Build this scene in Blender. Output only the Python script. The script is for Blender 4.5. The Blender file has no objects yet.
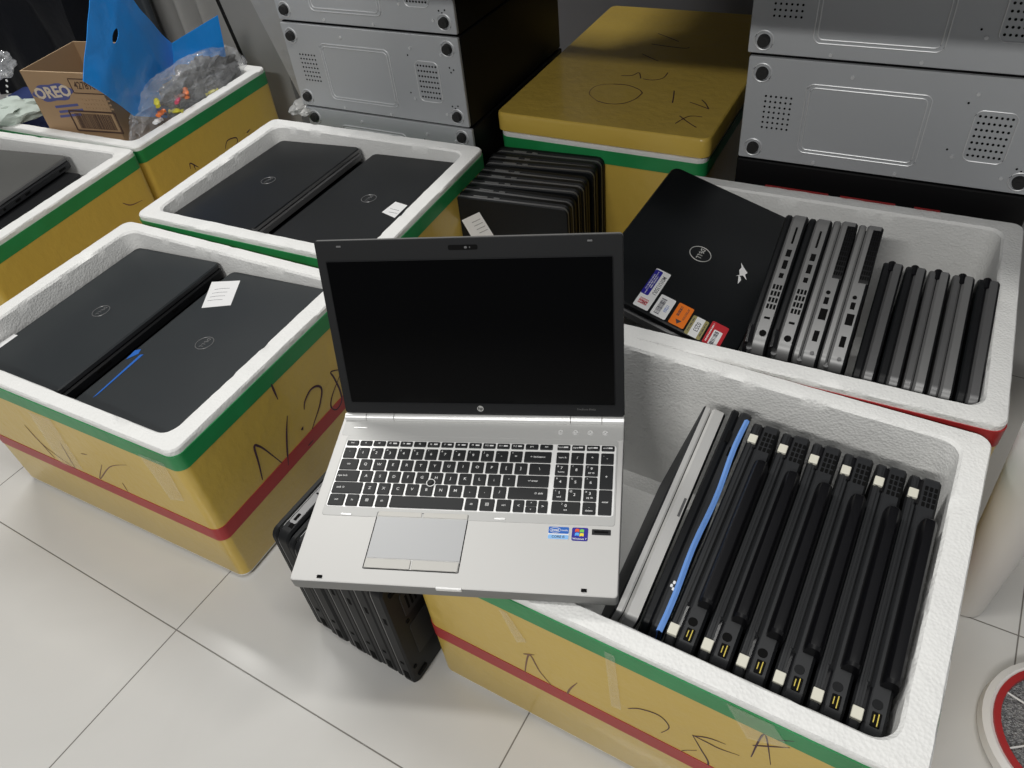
import bpy, bmesh, math, random
from mathutils import Vector, Matrix, noise
random.seed(7)
PI=math.pi
C=bpy.context.scene.collection
V=Vector
# ------------------------------------------------------------------ camera
F,PITCH,ROLL,CH=773.0087,0.7545,-0.1291,1.0708
fwd=V((0,math.cos(PITCH),-math.sin(PITCH)));right=V((1,0,0));upv=right.cross(fwd)
cr=math.cos(ROLL)*right+math.sin(ROLL)*upv; cu=-math.sin(ROLL)*right+math.cos(ROLL)*upv
cam=bpy.data.cameras.new('camera');co=bpy.data.objects.new('camera',cam);C.objects.link(co)
cam.sensor_width=36;cam.sensor_fit='HORIZONTAL';cam.lens=F/1024*36;cam.clip_start=.02
m=Matrix((cr,cu,-fwd)).transposed().to_4x4();m.translation=V((0,0,CH));co.matrix_world=m
bpy.context.scene.camera=co
def ray(u,v): return fwd*F+cr*(u-512)-cu*(v-384)
def at_plane(uv,pt,n):
    o=V((0,0,CH));d=ray(*uv);return o+d*((pt-o).dot(n)/d.dot(n))
def at_z(uv,z): return at_plane(uv,V((0,0,z)),V((0,0,1)))
# ------------------------------------------------------------------ materials
def mat(name,col,rough=.5,metal=0,spec=.5,bump=None,var=None,coat=0,alpha=1,trans=0,emis=0):
    m=bpy.data.materials.new(name);m.use_nodes=True;nt=m.node_tree;b=nt.nodes['Principled BSDF']
    c=(*col,1);b.inputs['Base Color'].default_value=c;b.inputs['Roughness'].default_value=rough
    b.inputs['Metallic'].default_value=metal;b.inputs['Specular IOR Level'].default_value=spec
    b.inputs['Coat Weight'].default_value=coat;b.inputs['Alpha'].default_value=alpha
    b.inputs['Transmission Weight'].default_value=trans
    tc=nt.nodes.new('ShaderNodeTexCoord')
    if var:  # (scale, second colour, contrast)
        n=nt.nodes.new('ShaderNodeTexNoise');n.inputs['Scale'].default_value=var[0];n.inputs['Detail'].default_value=6
        nt.links.new(tc.outputs['Object'],n.inputs['Vector'])
        r=nt.nodes.new('ShaderNodeMapRange');r.inputs[1].default_value=.5-var[2];r.inputs[2].default_value=.5+var[2]
        nt.links.new(n.outputs['Fac'],r.inputs[0])
        x=nt.nodes.new('ShaderNodeMix');x.data_type='RGBA';x.inputs[6].default_value=c;x.inputs[7].default_value=(*var[1],1)
        nt.links.new(r.outputs[0],x.inputs[0]);nt.links.new(x.outputs[2],b.inputs['Base Color'])
    if bump: # list of (kind, scale, strength, distance, stretch)
        prev=None
        for kind,sc,st,dist,stretch in bump:
            mp=nt.nodes.new('ShaderNodeMapping');mp.inputs['Scale'].default_value=stretch
            nt.links.new(tc.outputs['Object'],mp.inputs['Vector'])
            if kind=='v':
                n=nt.nodes.new('ShaderNodeTexVoronoi');out=n.outputs['Distance']
            else:
                n=nt.nodes.new('ShaderNodeTexNoise');n.inputs['Detail'].default_value=5;out=n.outputs['Fac']
            n.inputs['Scale'].default_value=sc;nt.links.new(mp.outputs[0],n.inputs['Vector'])
            bp=nt.nodes.new('ShaderNodeBump');bp.inputs['Strength'].default_value=st;bp.inputs['Distance'].default_value=dist
            nt.links.new(out,bp.inputs['Height'])
            if prev: nt.links.new(prev.outputs[0],bp.inputs['Normal'])
            prev=bp
        nt.links.new(prev.outputs[0],b.inputs['Normal'])
    return m
M={}
M['foam']=mat('foam',(.84,.84,.82),.55,bump=[('v',260,.45,.0014,(1,1,1)),('n',38,.4,.0035,(1,1,1))],var=(9,(.79,.79,.775),.25))
M['yellow']=mat('yellow_tape',(.63,.445,.088),.34,bump=[('n',12,.5,.007,(1,1,.35)),('n',55,.4,.003,(1,1,1))],var=(5,(.57,.39,.07),.25),coat=.2)
M['green']=mat('green_tape',(.012,.21,.055),.35,bump=[('n',40,.3,.003,(1,1,1))],var=(12,(.02,.27,.085),.2))
M['red']=mat('red_tape',(.42,.025,.025),.4,bump=[('n',40,.2,.003,(1,1,1))],var=(10,(.33,.018,.02),.25))
M['marker']=mat('marker_ink',(.05,.012,.03),.5)
M['markerfade']=mat('marker_ink_faded',(.2,.1,.06),.5)
M['cleartape']=mat('clear_tape',(.9,.85,.7),.12,alpha=.10,bump=[('n',70,.8,.004,(1,1,1))])
M['alu']=mat('brushed_aluminium',(.55,.545,.53),.5,metal=.25,bump=[('n',260,.04,.0005,(.05,1,1))])
M['aluside']=mat('aluminium_side',(.21,.21,.205),.5,metal=.3)
M['chrome']=mat('hinge_chrome',(.78,.78,.77),.38,metal=.5)
M['tray']=mat('keyboard_tray',(.46,.46,.45),.5,metal=.3)
M['keybed']=mat('keybed_silver',(.86,.86,.85),.4,metal=.2)
M['pad']=mat('touchpad_grey',(.42,.425,.43),.45,metal=.2)
M['padbtn']=mat('touchpad_button_grey',(.5,.49,.46),.5,metal=.2)
M['key']=mat('key_black',(.014,.015,.016),.5,spec=.3)
M['legend']=mat('legend_white',(.75,.75,.75),.5)
M['bezel']=mat('bezel_dark',(.010,.0105,.0115),.5,spec=.3)
M['screen']=mat('screen_black',(.0006,.0006,.0008),.12,spec=.12)
M['black']=mat('black_plastic',(.0055,.006,.007),.5,spec=.25,bump=[('n',300,.1,.0005,(1,1,1))])
M['blackg']=mat('black_battery_plastic',(.004,.004,.005),.28,spec=.35)
M['darkgrey']=mat('dark_grey_plastic',(.022,.023,.025),.5,spec=.3)
M['midgrey']=mat('mid_grey_plastic',(.13,.13,.132),.45)
M['lid']=mat('matte_charcoal_lid',(.012,.016,.019),.45,spec=.32,var=(6,(.020,.024,.026),.3),bump=[('n',400,.08,.0004,(1,1,1))])
M['lidb']=mat('black_lid',(.004,.005,.006),.4,spec=.28,var=(5,(.009,.010,.011),.3))
M['silver']=mat('laptop_silver',(.22,.22,.22),.45,metal=.5)
M['silverd']=mat('laptop_dull_silver',(.14,.14,.142),.42,metal=.5)
M['hole']=mat('dark_hole',(.004,.004,.004),.8,spec=.1)
M['usb']=mat('yellow_usb_contact',(.75,.6,.12),.35,metal=.3)
M['cream']=mat('cream_hinge_cap',(.70,.68,.58),.4)
M['logo']=mat('lid_logo_grey',(.2,.2,.2),.35,metal=.5)
M['logob']=mat('lid_logo_silver',(.5,.5,.48),.35,metal=.3)
M['paper']=mat('white_paper',(.78,.78,.78),.6)
M['ink']=mat('printed_ink',(.05,.05,.07),.6)
M['blue']=mat('sticker_blue',(.02,.13,.5),.3)
M['lblue']=mat('sticker_light_blue',(.25,.5,.85),.3)
M['navy']=mat('sticker_navy',(.02,.015,.28),.35)
M['orange']=mat('sticker_orange',(.85,.2,.02),.4)
M['gold']=mat('sticker_gold',(.33,.29,.12),.4)
M['stred']=mat('sticker_red',(.5,.03,.04),.4)
M['wr']=mat('flag_red',(.8,.1,.03),.3);M['wg']=mat('flag_green',(.2,.6,.08),.3);M['wb']=mat('flag_blue',(.1,.4,.9),.3);M['wy']=mat('flag_yellow',(.9,.7,.05),.3)
M['film']=mat('blue_film',(.16,.33,.75),.35,bump=[('n',60,.4,.003,(1,1,1))])
M['plate']=mat('galvanised_plate',(.48,.495,.51),.5,metal=.3,var=(3,(.44,.455,.475),.3))
M['ridge']=mat('pressed_ridge',(.66,.67,.68),.42,metal=.4)
M['case']=mat('black_case',(.004,.004,.0045),.5,spec=.2)
M['rubber']=mat('black_rubber',(.012,.012,.012),.7)
M['card']=mat('cardboard',(.38,.25,.14),.8,var=(8,(.34,.22,.12),.3))
M['cardin']=mat('cardboard_edge',(.5,.36,.22),.8)
M['cblue']=mat('print_blue',(.08,.09,.25),.7);M['cbrown']=mat('print_brown',(.06,.03,.02),.7);M['cwhite']=mat('print_cream',(.62,.52,.4),.7)
M['bluebag']=mat('blue_plastic',(.02,.29,.84),.25,bump=[('n',14,.5,.01,(1,1,1))],trans=.0,coat=.4)
M['clear']=mat('clear_plastic_film',(.85,.87,.9),.08,alpha=.26,bump=[('n',30,1,.02,(1,1,1))],spec=1,coat=1)
M['cloth']=mat('dark_cloth',(.045,.045,.048),.8,bump=[('n',40,.8,.01,(1,1,1))],var=(18,(.12,.12,.12),.15))
M['blackcloth']=mat('black_cover',(.004,.005,.008),.5,spec=.2,bump=[('n',5,.5,.03,(1,1,1))])
M['curtain']=mat('grey_curtain',(.27,.27,.265),.8,bump=[('n',90,.2,.002,(1,1,1))])
M['greypanel']=mat('grey_panel',(.22,.225,.22),.6,var=(4,(.27,.27,.265),.3))
M['slate']=mat('slate_panel',(.035,.042,.05),.5)
M['wrap']=mat('pale_plastic_wrap',(.33,.33,.32),.35,bump=[('n',16,.7,.01,(1,1,1))])
M['wall']=mat('grey_wall',(.24,.24,.26),.8,bump=[('n',30,.1,.002,(1,1,1))])
M['bin']=mat('white_plastic_bin',(.66,.64,.61),.4)
M['mesh']=mat('grey_mesh',(.22,.22,.23),.5,metal=.5,bump=[('v',500,1,.003,(1,1,1))],var=(260,(.45,.45,.45),.08))
M['whitepl']=mat('white_plastic',(.75,.74,.72),.35)
M['c_red']=mat('wrapper_pink',(.6,.08,.15),.3);M['c_or']=mat('wrapper_orange',(.8,.2,.05),.3);M['c_ye']=mat('wrapper_yellow',(.6,.55,.05),.3);M['c_br']=mat('wrapper_brown',(.2,.07,.04),.3)
M['bluedot']=mat('navy_fabric',(.01,.025,.12),.7);M['greenpaper']=mat('pale_green_paper',(.5,.57,.52),.7)
# tiles
def tile_mat():
    m=bpy.data.materials.new('floor_tiles');m.use_nodes=True;nt=m.node_tree;b=nt.nodes['Principled BSDF']
    tc=nt.nodes.new('ShaderNodeTexCoord');sx=nt.nodes.new('ShaderNodeSeparateXYZ');nt.links.new(tc.outputs['Object'],sx.inputs[0])
    S=.5609;G=.0011
    def ax(o):
        d=nt.nodes.new('ShaderNodeMath');d.operation='DIVIDE';d.inputs[1].default_value=S;nt.links.new(o,d.inputs[0])
        f=nt.nodes.new('ShaderNodeMath');f.operation='PINGPONG';f.inputs[1].default_value=.5;nt.links.new(d.outputs[0],f.inputs[0]);return f.outputs[0]
    mn=nt.nodes.new('ShaderNodeMath');mn.operation='MINIMUM';nt.links.new(ax(sx.outputs[0]),mn.inputs[0]);nt.links.new(ax(sx.outputs[1]),mn.inputs[1])
    r=nt.nodes.new('ShaderNodeMapRange');r.inputs[1].default_value=G/S*.6;r.inputs[2].default_value=G/S*1.1;nt.links.new(mn.outputs[0],r.inputs[0])
    n=nt.nodes.new('ShaderNodeTexNoise');n.inputs['Scale'].default_value=3.5;n.inputs['Detail'].default_value=7;n.inputs['Distortion'].default_value=1.5;nt.links.new(tc.outputs['Object'],n.inputs['Vector'])
    v=nt.nodes.new('ShaderNodeMix');v.data_type='RGBA';v.inputs[6].default_value=(.56,.552,.53,1);v.inputs[7].default_value=(.64,.632,.61,1);nt.links.new(n.outputs['Fac'],v.inputs[0])
    x=nt.nodes.new('ShaderNodeMix');x.data_type='RGBA';x.inputs[6].default_value=(.19,.18,.165,1);nt.links.new(r.outputs[0],x.inputs[0]);nt.links.new(v.outputs[2],x.inputs[7])
    nt.links.new(x.outputs[2],b.inputs['Base Color']);b.inputs['Roughness'].default_value=.16;b.inputs['Specular IOR Level'].default_value=.45
    bp=nt.nodes.new('ShaderNodeBump');bp.inputs['Strength'].default_value=.6;bp.inputs['Distance'].default_value=.001;nt.links.new(r.outputs[0],bp.inputs['Height']);nt.links.new(bp.outputs[0],b.inputs['Normal'])
    return m
M['tile']=tile_mat()
# ------------------------------------------------------------------ mesh helpers
def obj(name,bm,mats,parent=None,smooth=True):
    bmesh.ops.recalc_face_normals(bm,faces=bm.faces)
    me=bpy.data.meshes.new(name);bm.to_mesh(me);bm.free()
    if not isinstance(mats,(list,tuple)): mats=[mats]
    for k in mats: me.materials.append(M[k])
    if smooth:
        for p in me.polygons: p.use_smooth=True
        me.set_sharp_from_angle(angle=math.radians(32))
    o=bpy.data.objects.new(name,me);C.objects.link(o)
    if parent: o.parent=parent
    return o
def thing(name,label,cat,group=None,mw=None):
    o=bpy.data.objects.new(name,None);C.objects.link(o);o.empty_display_size=.05
    o['label']=label;o['category']=cat
    if group:o['group']=group
    if mw: o.matrix_world=mw
    return o
def tag(o,label,cat,group=None):
    o['label']=label;o['category']=cat
    if group:o['group']=group
    return o
def struct(o): o['kind']='structure';return o
def copy_tree(o,parent=None):
    c=o.copy();C.objects.link(c);c.parent=parent
    for ch in list(o.children): copy_tree(ch,c)
    return c
def rrect(w,d,r,seg=4,n=1,cx=0,cy=0):
    r=min(r,w/2-1e-5,d/2-1e-5);P=[]
    cs=[(w/2-r,d/2-r,0),(-w/2+r,d/2-r,1),(-w/2+r,-d/2+r,2),(w/2-r,-d/2+r,3)]
    for i,(x,y,q) in enumerate(cs):
        for k in range(seg+1):
            a=(q+k/seg)*PI/2;P.append((cx+x+r*math.cos(a),cy+y+r*math.sin(a)))
        nx,ny,nq=cs[(i+1)%4];a=(nq)*PI/2;e=(cx+nx+r*math.cos(a),cy+ny+r*math.sin(a));s=P[-1]
        for k in range(1,n): P.append((s[0]+(e[0]-s[0])*k/n,s[1]+(e[1]-s[1])*k/n))
    return P
def loft(bm,rings,mi=0,cap0=True,cap1=True,M4=None,closed=True):
    R=[]
    for r in rings: R.append([bm.verts.new((M4@V(p)) if M4 else V(p)) for p in r])
    n=len(R[0])
    for i in range(len(R)-1):
        k=mi[i] if isinstance(mi,(list,tuple)) else mi
        for j in range(n if closed else n-1):
            a,b=R[i][j],R[i][(j+1)%n];c,d=R[i+1][(j+1)%n],R[i+1][j]
            f=bm.faces.new((a,b,c,d));f.material_index=k
    m0=mi[0] if isinstance(mi,(list,tuple)) else mi;m1=mi[-1] if isinstance(mi,(list,tuple)) else mi
    if cap0: f=bm.faces.new(list(reversed(R[0])));f.material_index=m0
    if cap1: f=bm.faces.new(R[-1]);f.material_index=m1
    return R
def slab(bm,w,d,z0,z1,r=.003,ch=.001,cx=0,cy=0,mi=0,M4=None,seg=4):
    """rounded plate; mi may be (bottom, side, top)"""
    b,s,t=mi if isinstance(mi,(list,tuple)) else (mi,)*3
    ch=min(ch,(z1-z0)*.45)
    rg=[]
    for ins,z in ((ch,z0),(0,z0+ch),(0,z1-ch),(ch,z1)):
        rg.append([(x,y,z) for x,y in rrect(w-2*ins,d-2*ins,max(r-ins,.0002),seg,1,cx,cy)])
    loft(bm,rg,[b,s,t],M4=M4)
def tube(bm,pts,r,mi=0,n=6,closed=False,flat=None):
    P=[V(p) for p in pts];R=[];N=len(P)
    for i,p in enumerate(P):
        a=P[(i-1)%N] if closed or i>0 else P[i];b=P[(i+1)%N] if closed or i<N-1 else P[i]
        t=(b-a);t=t.normalized() if t.length>1e-9 else V((1,0,0))
        ref=V(flat) if flat else (V((0,0,1)) if abs(t.z)<.9 else V((1,0,0)))
        s=t.cross(ref);s=s.normalized() if s.length>1e-6 else V((1,0,0));u=s.cross(t).normalized()
        rr=r[i] if isinstance(r,(list,tuple)) else r;hf=.35 if flat else 1
        R.append([bm.verts.new(p+s*rr*math.cos(2*PI*k/n)+u*rr*hf*math.sin(2*PI*k/n)) for k in range(n)])
    for i in range(N if closed else N-1):
        for k in range(n):
            f=bm.faces.new((R[i][k],R[i][(k+1)%n],R[(i+1)%N][(k+1)%n],R[(i+1)%N][k]));f.material_index=mi
    if not closed:
        f=bm.faces.new(list(reversed(R[0])));f.material_index=mi;f=bm.faces.new(R[-1]);f.material_index=mi
def disc(bm,c,r,h,mi=0,n=16,axis='z',r2=None):
    r2=r if r2 is None else r2;c=V(c);rg=[]
    for rr,z in ((r,0),(r2,h)):
        ring=[]
        for k in range(n):
            a=2*PI*k/n;x,y=rr*math.cos(a),rr*math.sin(a)
            ring.append(c+(V((x,y,z)) if axis=='z' else V((x,z,y)) if axis=='y' else V((z,x,y))))
        rg.append(ring)
    loft(bm,rg,mi)
def box(bm,x0,x1,y0,y1,z0,z1,mi=0,M4=None):
    loft(bm,[[(x0,y0,z),(x1,y0,z),(x1,y1,z),(x0,y1,z)] for z in (z0,z1)],mi,M4=M4)
def smooth_path(pts,n=6):
    P=[V(p) for p in pts];o=[]
    for i in range(len(P)-1):
        p0=P[max(i-1,0)];p1=P[i];p2=P[i+1];p3=P[min(i+2,len(P)-1)]
        for k in range(n):
            t=k/n;o.append(.5*((2*p1)+(p2-p0)*t+(2*p0-5*p1+4*p2-p3)*t*t+(3*p1-p0-3*p2+p3)*t**3))
    o.append(P[-1]);return o
_tc={}
def add_text(bm,s,size,M4,mi=0,offset=0,ext=.0002,sx=1):
    key=(s,offset)
    if key not in _tc:
        cu=bpy.data.curves.new('t','FONT');cu.body=s;cu.size=1;cu.align_x='CENTER';cu.align_y='CENTER';cu.offset=offset;cu.resolution_u=2
        o=bpy.data.objects.new('t',cu);C.objects.link(o);bpy.context.view_layer.update()
        me=bpy.data.meshes.new_from_object(o.evaluated_get(bpy.context.evaluated_depsgraph_get()))
        bpy.data.objects.remove(o);bpy.data.curves.remove(cu);_tc[key]=me
    me=_tc[key];T=M4@Matrix.Diagonal((size*sx,size,1,1)).to_4x4()
    vs=[bm.verts.new(T@v.co) for v in me.vertices]
    for p in me.polygons:
        try: f=bm.faces.new([vs[i] for i in p.vertices]);f.material_index=mi
        except ValueError: pass
def TM(x,y,z,rz=0): return Matrix.Translation((x,y,z))@Matrix.Rotation(rz,4,'Z')
def frame(X,Y,Z,wp,lp=(0,0,0),s=1):
    X,Y,Z=V(X).normalized(),V(Y).normalized(),V(Z).normalized()
    R=Matrix((X,Y,Z)).transposed().to_4x4()
    R.translation=V(wp)-(R.to_3x3()@V(lp));return R
def on(root,uv,z=0,axis=2):
    """pixel -> local point on the root's own plane (local axis = z)"""
    mw=root.matrix_world if not isinstance(root,Matrix) else root
    n=V((0,0,0));n[axis]=1;p=n*z
    W=at_plane(uv,mw@p,(mw.to_3x3()@n));return mw.inverted()@W
# ------------------------------------------------------------------ world frames
def bframe(x,y,a): 
    return Matrix.Translation((x,y,0))@Matrix.Rotation(a,4,'Z')
BX=dict(A=(-.5975,1.081,-.5663,.5673,.4349),B=(.2095,.5711,-.6136,.575,.4555),C=(.4873,.9608,-.5599,.5703,.4859),
        D=(-.3525,1.4830,-.537,.5675,.448),E=(-.918,2.103,-.53,.57,.48),F=(-1.15,1.68,-.49,.57,.45))
H0=.3216;TAP=.0035
def e12(b):
    a=BX[b][2];return V((math.cos(a),math.sin(a),0)),V((-math.sin(a),math.cos(a),0))
UP=V((0,0,1))
def W_(b,x,y,z=0): return bframe(*BX[b][:3])@V((x,y,z))
# ------------------------------------------------------------------ foam boxes
def foam_box(b,label,band='green',stripe=True,wall=(.033,.026),lab2=None,H=H0):
    x,y,a,L,Wd=BX[b]
    root=thing('foam_box',label,'foam box','taped foam boxes on the floor',bframe(x,y,a))
    bm=bmesh.new();n=46
    def ring(ix,iy,z,r,amp=0,sd=0):
        P=[]
        for px,py in rrect(L-2*ix,Wd-2*iy,r,6,n):
            q=V((px*30+sd,py*30+x*9,z*30+sd));f=noise.noise(q)+.5*noise.noise(q*3.1)
            g=noise.noise(q*2+V((9,3,1)));chip=max(0,noise.noise(q*1.3+V((5,5,5)))-.42)*.012 if amp else 0
            d=V((px,py,0)).normalized()*amp*g
            P.append((px+d.x,py+d.y,z+amp*f-chip))
        return P
    wx,wy=wall
    ro=.017
    rg=[ring(TAP+.006,TAP+.006,.0,ro),ring(TAP,TAP,.008,ro),ring(.0004,.0004,H-.012,ro),ring(0,0,H-.0035,ro,.0003,1),ring(.0018,.0018,H-.0004,ro,.0005,2),
        ring(wx*.5,wy*.5,H+.0003,ro+.004,.0005,3),ring(wx-.003,wy-.003,H-.0002,.023,.0008,4),ring(wx,wy,H-.004,.024,.0003,5),ring(wx+.0008,wy+.0008,H-.02,.024),ring(wx+.0015,wy+.0015,H-.06,.024),ring(wx+.005,wy+.005,.05,.026),ring(wx+.02,wy+.02,.03,.03)]
    loft(bm,rg);obj('foam_shell',bm,'foam',root)
    o=.0009;bm=bmesh.new()
    def sk(z,off,r=.0175): 
        t=TAP*(1-z/H);return [(px,py,z) for px,py in rrect(L-2*t+2*off,Wd-2*t+2*off,r,8,10)]
    loft(bm,[ [(px,py,.0006) for px,py in rrect(L-2*TAP-.010,Wd-2*TAP-.010,.017,8,10)],sk(.012,o),sk(.16,o),sk(H-.016,o),sk(H-.0155,-.001)],cap0=False,cap1=False)
    obj('yellow_wrap',bm,'yellow',root)
    def bandm(z0,z1,off):
        bm=bmesh.new();loft(bm,[sk(z0,-.0005),sk(z0,off),sk((z0+z1)/2,off),sk(z1,off),sk(z1,-.0005)],cap0=False,cap1=False);return bm
    obj(band+'_band',bandm(H-.041,H-.0115,.0014),band,root)
    if stripe: obj('red_stripe',bandm(.110,.139,.0016),'red',root)
    return root
def facept(root,b,uv,side):
    L,Wd=BX[b][3:];h=BX[b]
    if side=='f':
        p=on(root,uv,-(Wd/2-TAP/2),1);p.y=-(Wd/2-TAP*(1-p.z/H0)+.0012);return p
    p=on(root,uv,L/2-TAP/2,0);p.x=L/2-TAP*(1-p.z/H0)+.0012;return p
def marks(root,b,side,strokes,r=.0018,m='marker'):
    bm=bmesh.new();nrm=(0,-1,0) if side=='f' else (1,0,0)
    for s in strokes:
        P=smooth_path([facept(root,b,uv,side) for uv in s],6);N=len(P)
        tube(bm,P,[r*(.45+.75*math.sin(PI*min(1,(i+1)/N*1.1))) for i in range(N)],n=6,flat=nrm)
    return obj('marker_writing',bm,m,root)
boxA=foam_box('A','yellow taped foam box with a green band, N-28 in marker, front left')
def r9(x,y): return (230+x/6.4,360+y/6.4)
marks(boxA,'A','r',[[r9(205,765),r9(180,660),r9(150,555),r9(175,548),r9(230,580),r9(370,690)],[r9(372,690),r9(362,560),r9(358,450),r9(362,355)],
  [r9(470,315),r9(475,260),r9(510,190),r9(555,165),r9(583,190),r9(570,290),r9(530,420),r9(498,545)],[r9(455,448),r9(465,425)],
  [r9(700,60),r9(640,75),r9(660,110),r9(700,190),r9(712,260),r9(680,315),r9(645,300),r9(650,230),r9(690,120),r9(702,85)],[r9(255,150),r9(275,195),r9(300,250)],[r9(498,548),r9(540,500)]])
def r4(x,y): return (x/2.438,380+y/2.438)
marks(boxA,'A','f',[[r4(135,190),r4(62,108)],[r4(62,108),r4(110,160),r4(185,215)],[r4(185,215),r4(165,180),r4(148,150)],[r4(200,178),r4(214,180)],[r4(250,205),r4(245,240),r4(270,210),r4(310,205)],[r4(300,250),r4(315,275)]],.0009,'markerfade')
boxB=foam_box('B','yellow taped foam box with scribbles, front right, full of black laptops',wall=(.031,.025))
def r3(x,y): return (400+x/2.56,560+y/2.56)
marks(boxB,'B','f',[[r3(320,290),r3(332,240),r3(360,285),r3(398,330)],[r3(318,238),r3(345,240)],[r3(425,352),r3(435,330),r3(455,312)]],.0011,'markerfade')
marks(boxB,'B','f',[[r3(585,378),r3(615,378),r3(665,395),r3(690,425),r3(670,440)],[r3(750,445),r3(790,465),r3(820,480),r3(870,497)],[r3(750,445),r3(770,480),r3(790,520),r3(760,530),r3(720,490),r3(760,485)],[r3(750,447),r3(790,452),r3(835,468)],
  [r3(900,500),r3(935,440),r3(950,520)],[r3(905,470),r3(1000,475)],[r3(970,455),r3(1023,458)],],.0009)
boxC=foam_box('C','foam box with a red band behind the front right box, full of grey-edged laptops','red',stripe=False,wall=(.03,.028))
for (xa,xb,dz) in ((-.13,-.02,.0006),(.0,.09,.0004),(.12,.16,.0005)):
    bm=bmesh.new();yy=BX['C'][4]/2;P=[(xa+(xb-xa)*k/8,yy-.0045-.0015*math.sin(k*2.1+xa*40),H0+.001+dz) for k in range(9)]
    loft(bm,[[(p[0],yy+.001,H0-.012) for p in P],[(p[0],yy+.0012,H0+.0012) for p in P],P],cap0=False,cap1=False,closed=False);obj('red_tape_scrap',bm,'red',boxC)
boxD=foam_box('D','yellow taped foam box with a green band, in front of the left computer cases',wall=(.033,.03))
boxE=foam_box('E','yellow taped foam box with a green band holding the cardboard carton')
boxF=foam_box('F','yellow taped foam box at the left edge of the photo, green band')
def r1(x,y): return (x/3.524,y/3.524)
marks(boxE,'E','r',[[r1(670,595),r1(668,575),r1(690,585),r1(700,590)],[r1(680,578),r1(688,598)],[r1(792,525),r1(800,495),r1(830,485),r1(835,500),r1(825,515)],[r1(868,468),r1(880,455)]],.0013)
marks(boxF,'F','r',[[r1(430,715),r1(460,722),r1(500,705)]],.0012,'markerfade')
# clear parcel tape at two corners
def tape(root,b,side,quad):
    bm=bmesh.new();P=[facept(root,b,q,side) for q in quad];n=V((0,-1,0)) if side=='f' else V((1,0,0))
    R=[[p+n*.0012 for p in P],[p+n*.0016 for p in P]];loft(bm,R);obj('clear_tape',bm,'cleartape',root,False)
tape(boxA,'A','f',[(30,410),(52,418),(85,470),(62,462)]);tape(boxA,'A','f',[(140,452),(166,462),(186,500),(172,498)])
tape(boxB,'B','f',[(606,648),(616,653),(622,708),(612,704)]);tape(boxB,'B','f',[(500,606),(508,610),(528,640),(518,640)]);tape(boxB,'B','f',[(728,700),(775,722),(790,745),(748,735)])
# ------------------------------------------------------------------ lidded box behind
e1w=V((math.cos(-.56),math.sin(-.56),0));e2w=V((-math.sin(-.56),math.cos(-.56),0))
def ST(s,t,z=0): return e1w*s+e2w*t+V((0,0,z))
FW=Matrix.Rotation(-.56,4,'Z')
rG=thing('lidded_foam_box','closed yellow foam box with marker scrawls on its lid, between the computer cases','foam box',None,FW.copy())
rG.matrix_world=Matrix.Translation(ST(-.595,1.742))@FW
GW,GD=.470,.684
bm=bmesh.new()
def rr3(w,d,r,z,n=8): return [(x,y,z) for x,y in rrect(w,d,r,8,n)]
loft(bm,[rr3(GW-.04,GD-.04,.02,0),rr3(GW-.028,GD-.028,.02,.012),rr3(GW-.012,GD-.012,.02,.283)]);obj('box_body',bm,'yellow',rG)
bm=bmesh.new();loft(bm,[rr3(GW-.013,GD-.013,.02,.266),rr3(GW-.006,GD-.006,.02,.266),rr3(GW-.005,GD-.005,.02,.296),rr3(GW-.013,GD-.013,.02,.2975)],cap0=False,cap1=False);obj('green_band',bm,'green',rG)
bm=bmesh.new();loft(bm,[rr3(GW-.016,GD-.016,.02,.284),rr3(GW-.006,GD-.006,.02,.297),rr3(GW-.006,GD-.006,.02,.306),rr3(GW-.016,GD-.016,.02,.3065)]);obj('foam_rim',bm,'foam',rG)
bm=bmesh.new();loft(bm,[rr3(GW-.01,GD-.01,.018,.307),rr3(GW+.004,GD+.0,.02,.311),rr3(GW+.004,GD+.0,.02,.344),rr3(GW+.001,GD-.003,.019,.3485),rr3(GW-.005,GD-.008,.016,.3505)]);lid=obj('box_lid',bm,'yellow',rG)
lid['label']='flat yellow lid with faint marker scrawls'
bm=bmesh.new()
def g3(x,y): return (480+x/3.524,y/3.524)
for s in [[(688,435),(735,410),(783,412)],[(703,408),(735,432),(762,449)],[(740,360),(775,372),(806,384)],[(806,384),(795,365),(782,352)],[(684,320),(682,342),(678,362)],
  [(498,266),(535,266),(560,256),(566,276)],[(470,296),(520,300),(560,315),(572,328)],[(572,328),(545,350),(500,365),(450,365),(412,355)],[(575,278),(610,282),(645,275),(662,256)],
  [(605,155),(660,163),(722,170),(738,166)],[(628,118),(665,132),(700,146)],[(572,190),(600,203),(628,215)]]:
    tube(bm,smooth_path([on(rG,g3(*q),.3508) for q in s],5),.0013,n=6,flat=(0,0,1))
obj('marker_writing',bm,'marker',rG)
bm=bmesh.new()
tube(bm,smooth_path([on(rG,g3(*q),.3507) for q in [(412,355),(385,330),(400,308),(430,298),(470,296)]],5),.0009,n=6,flat=(0,0,1));obj('faint_marker_line',bm,'markerfade',rG)
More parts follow.
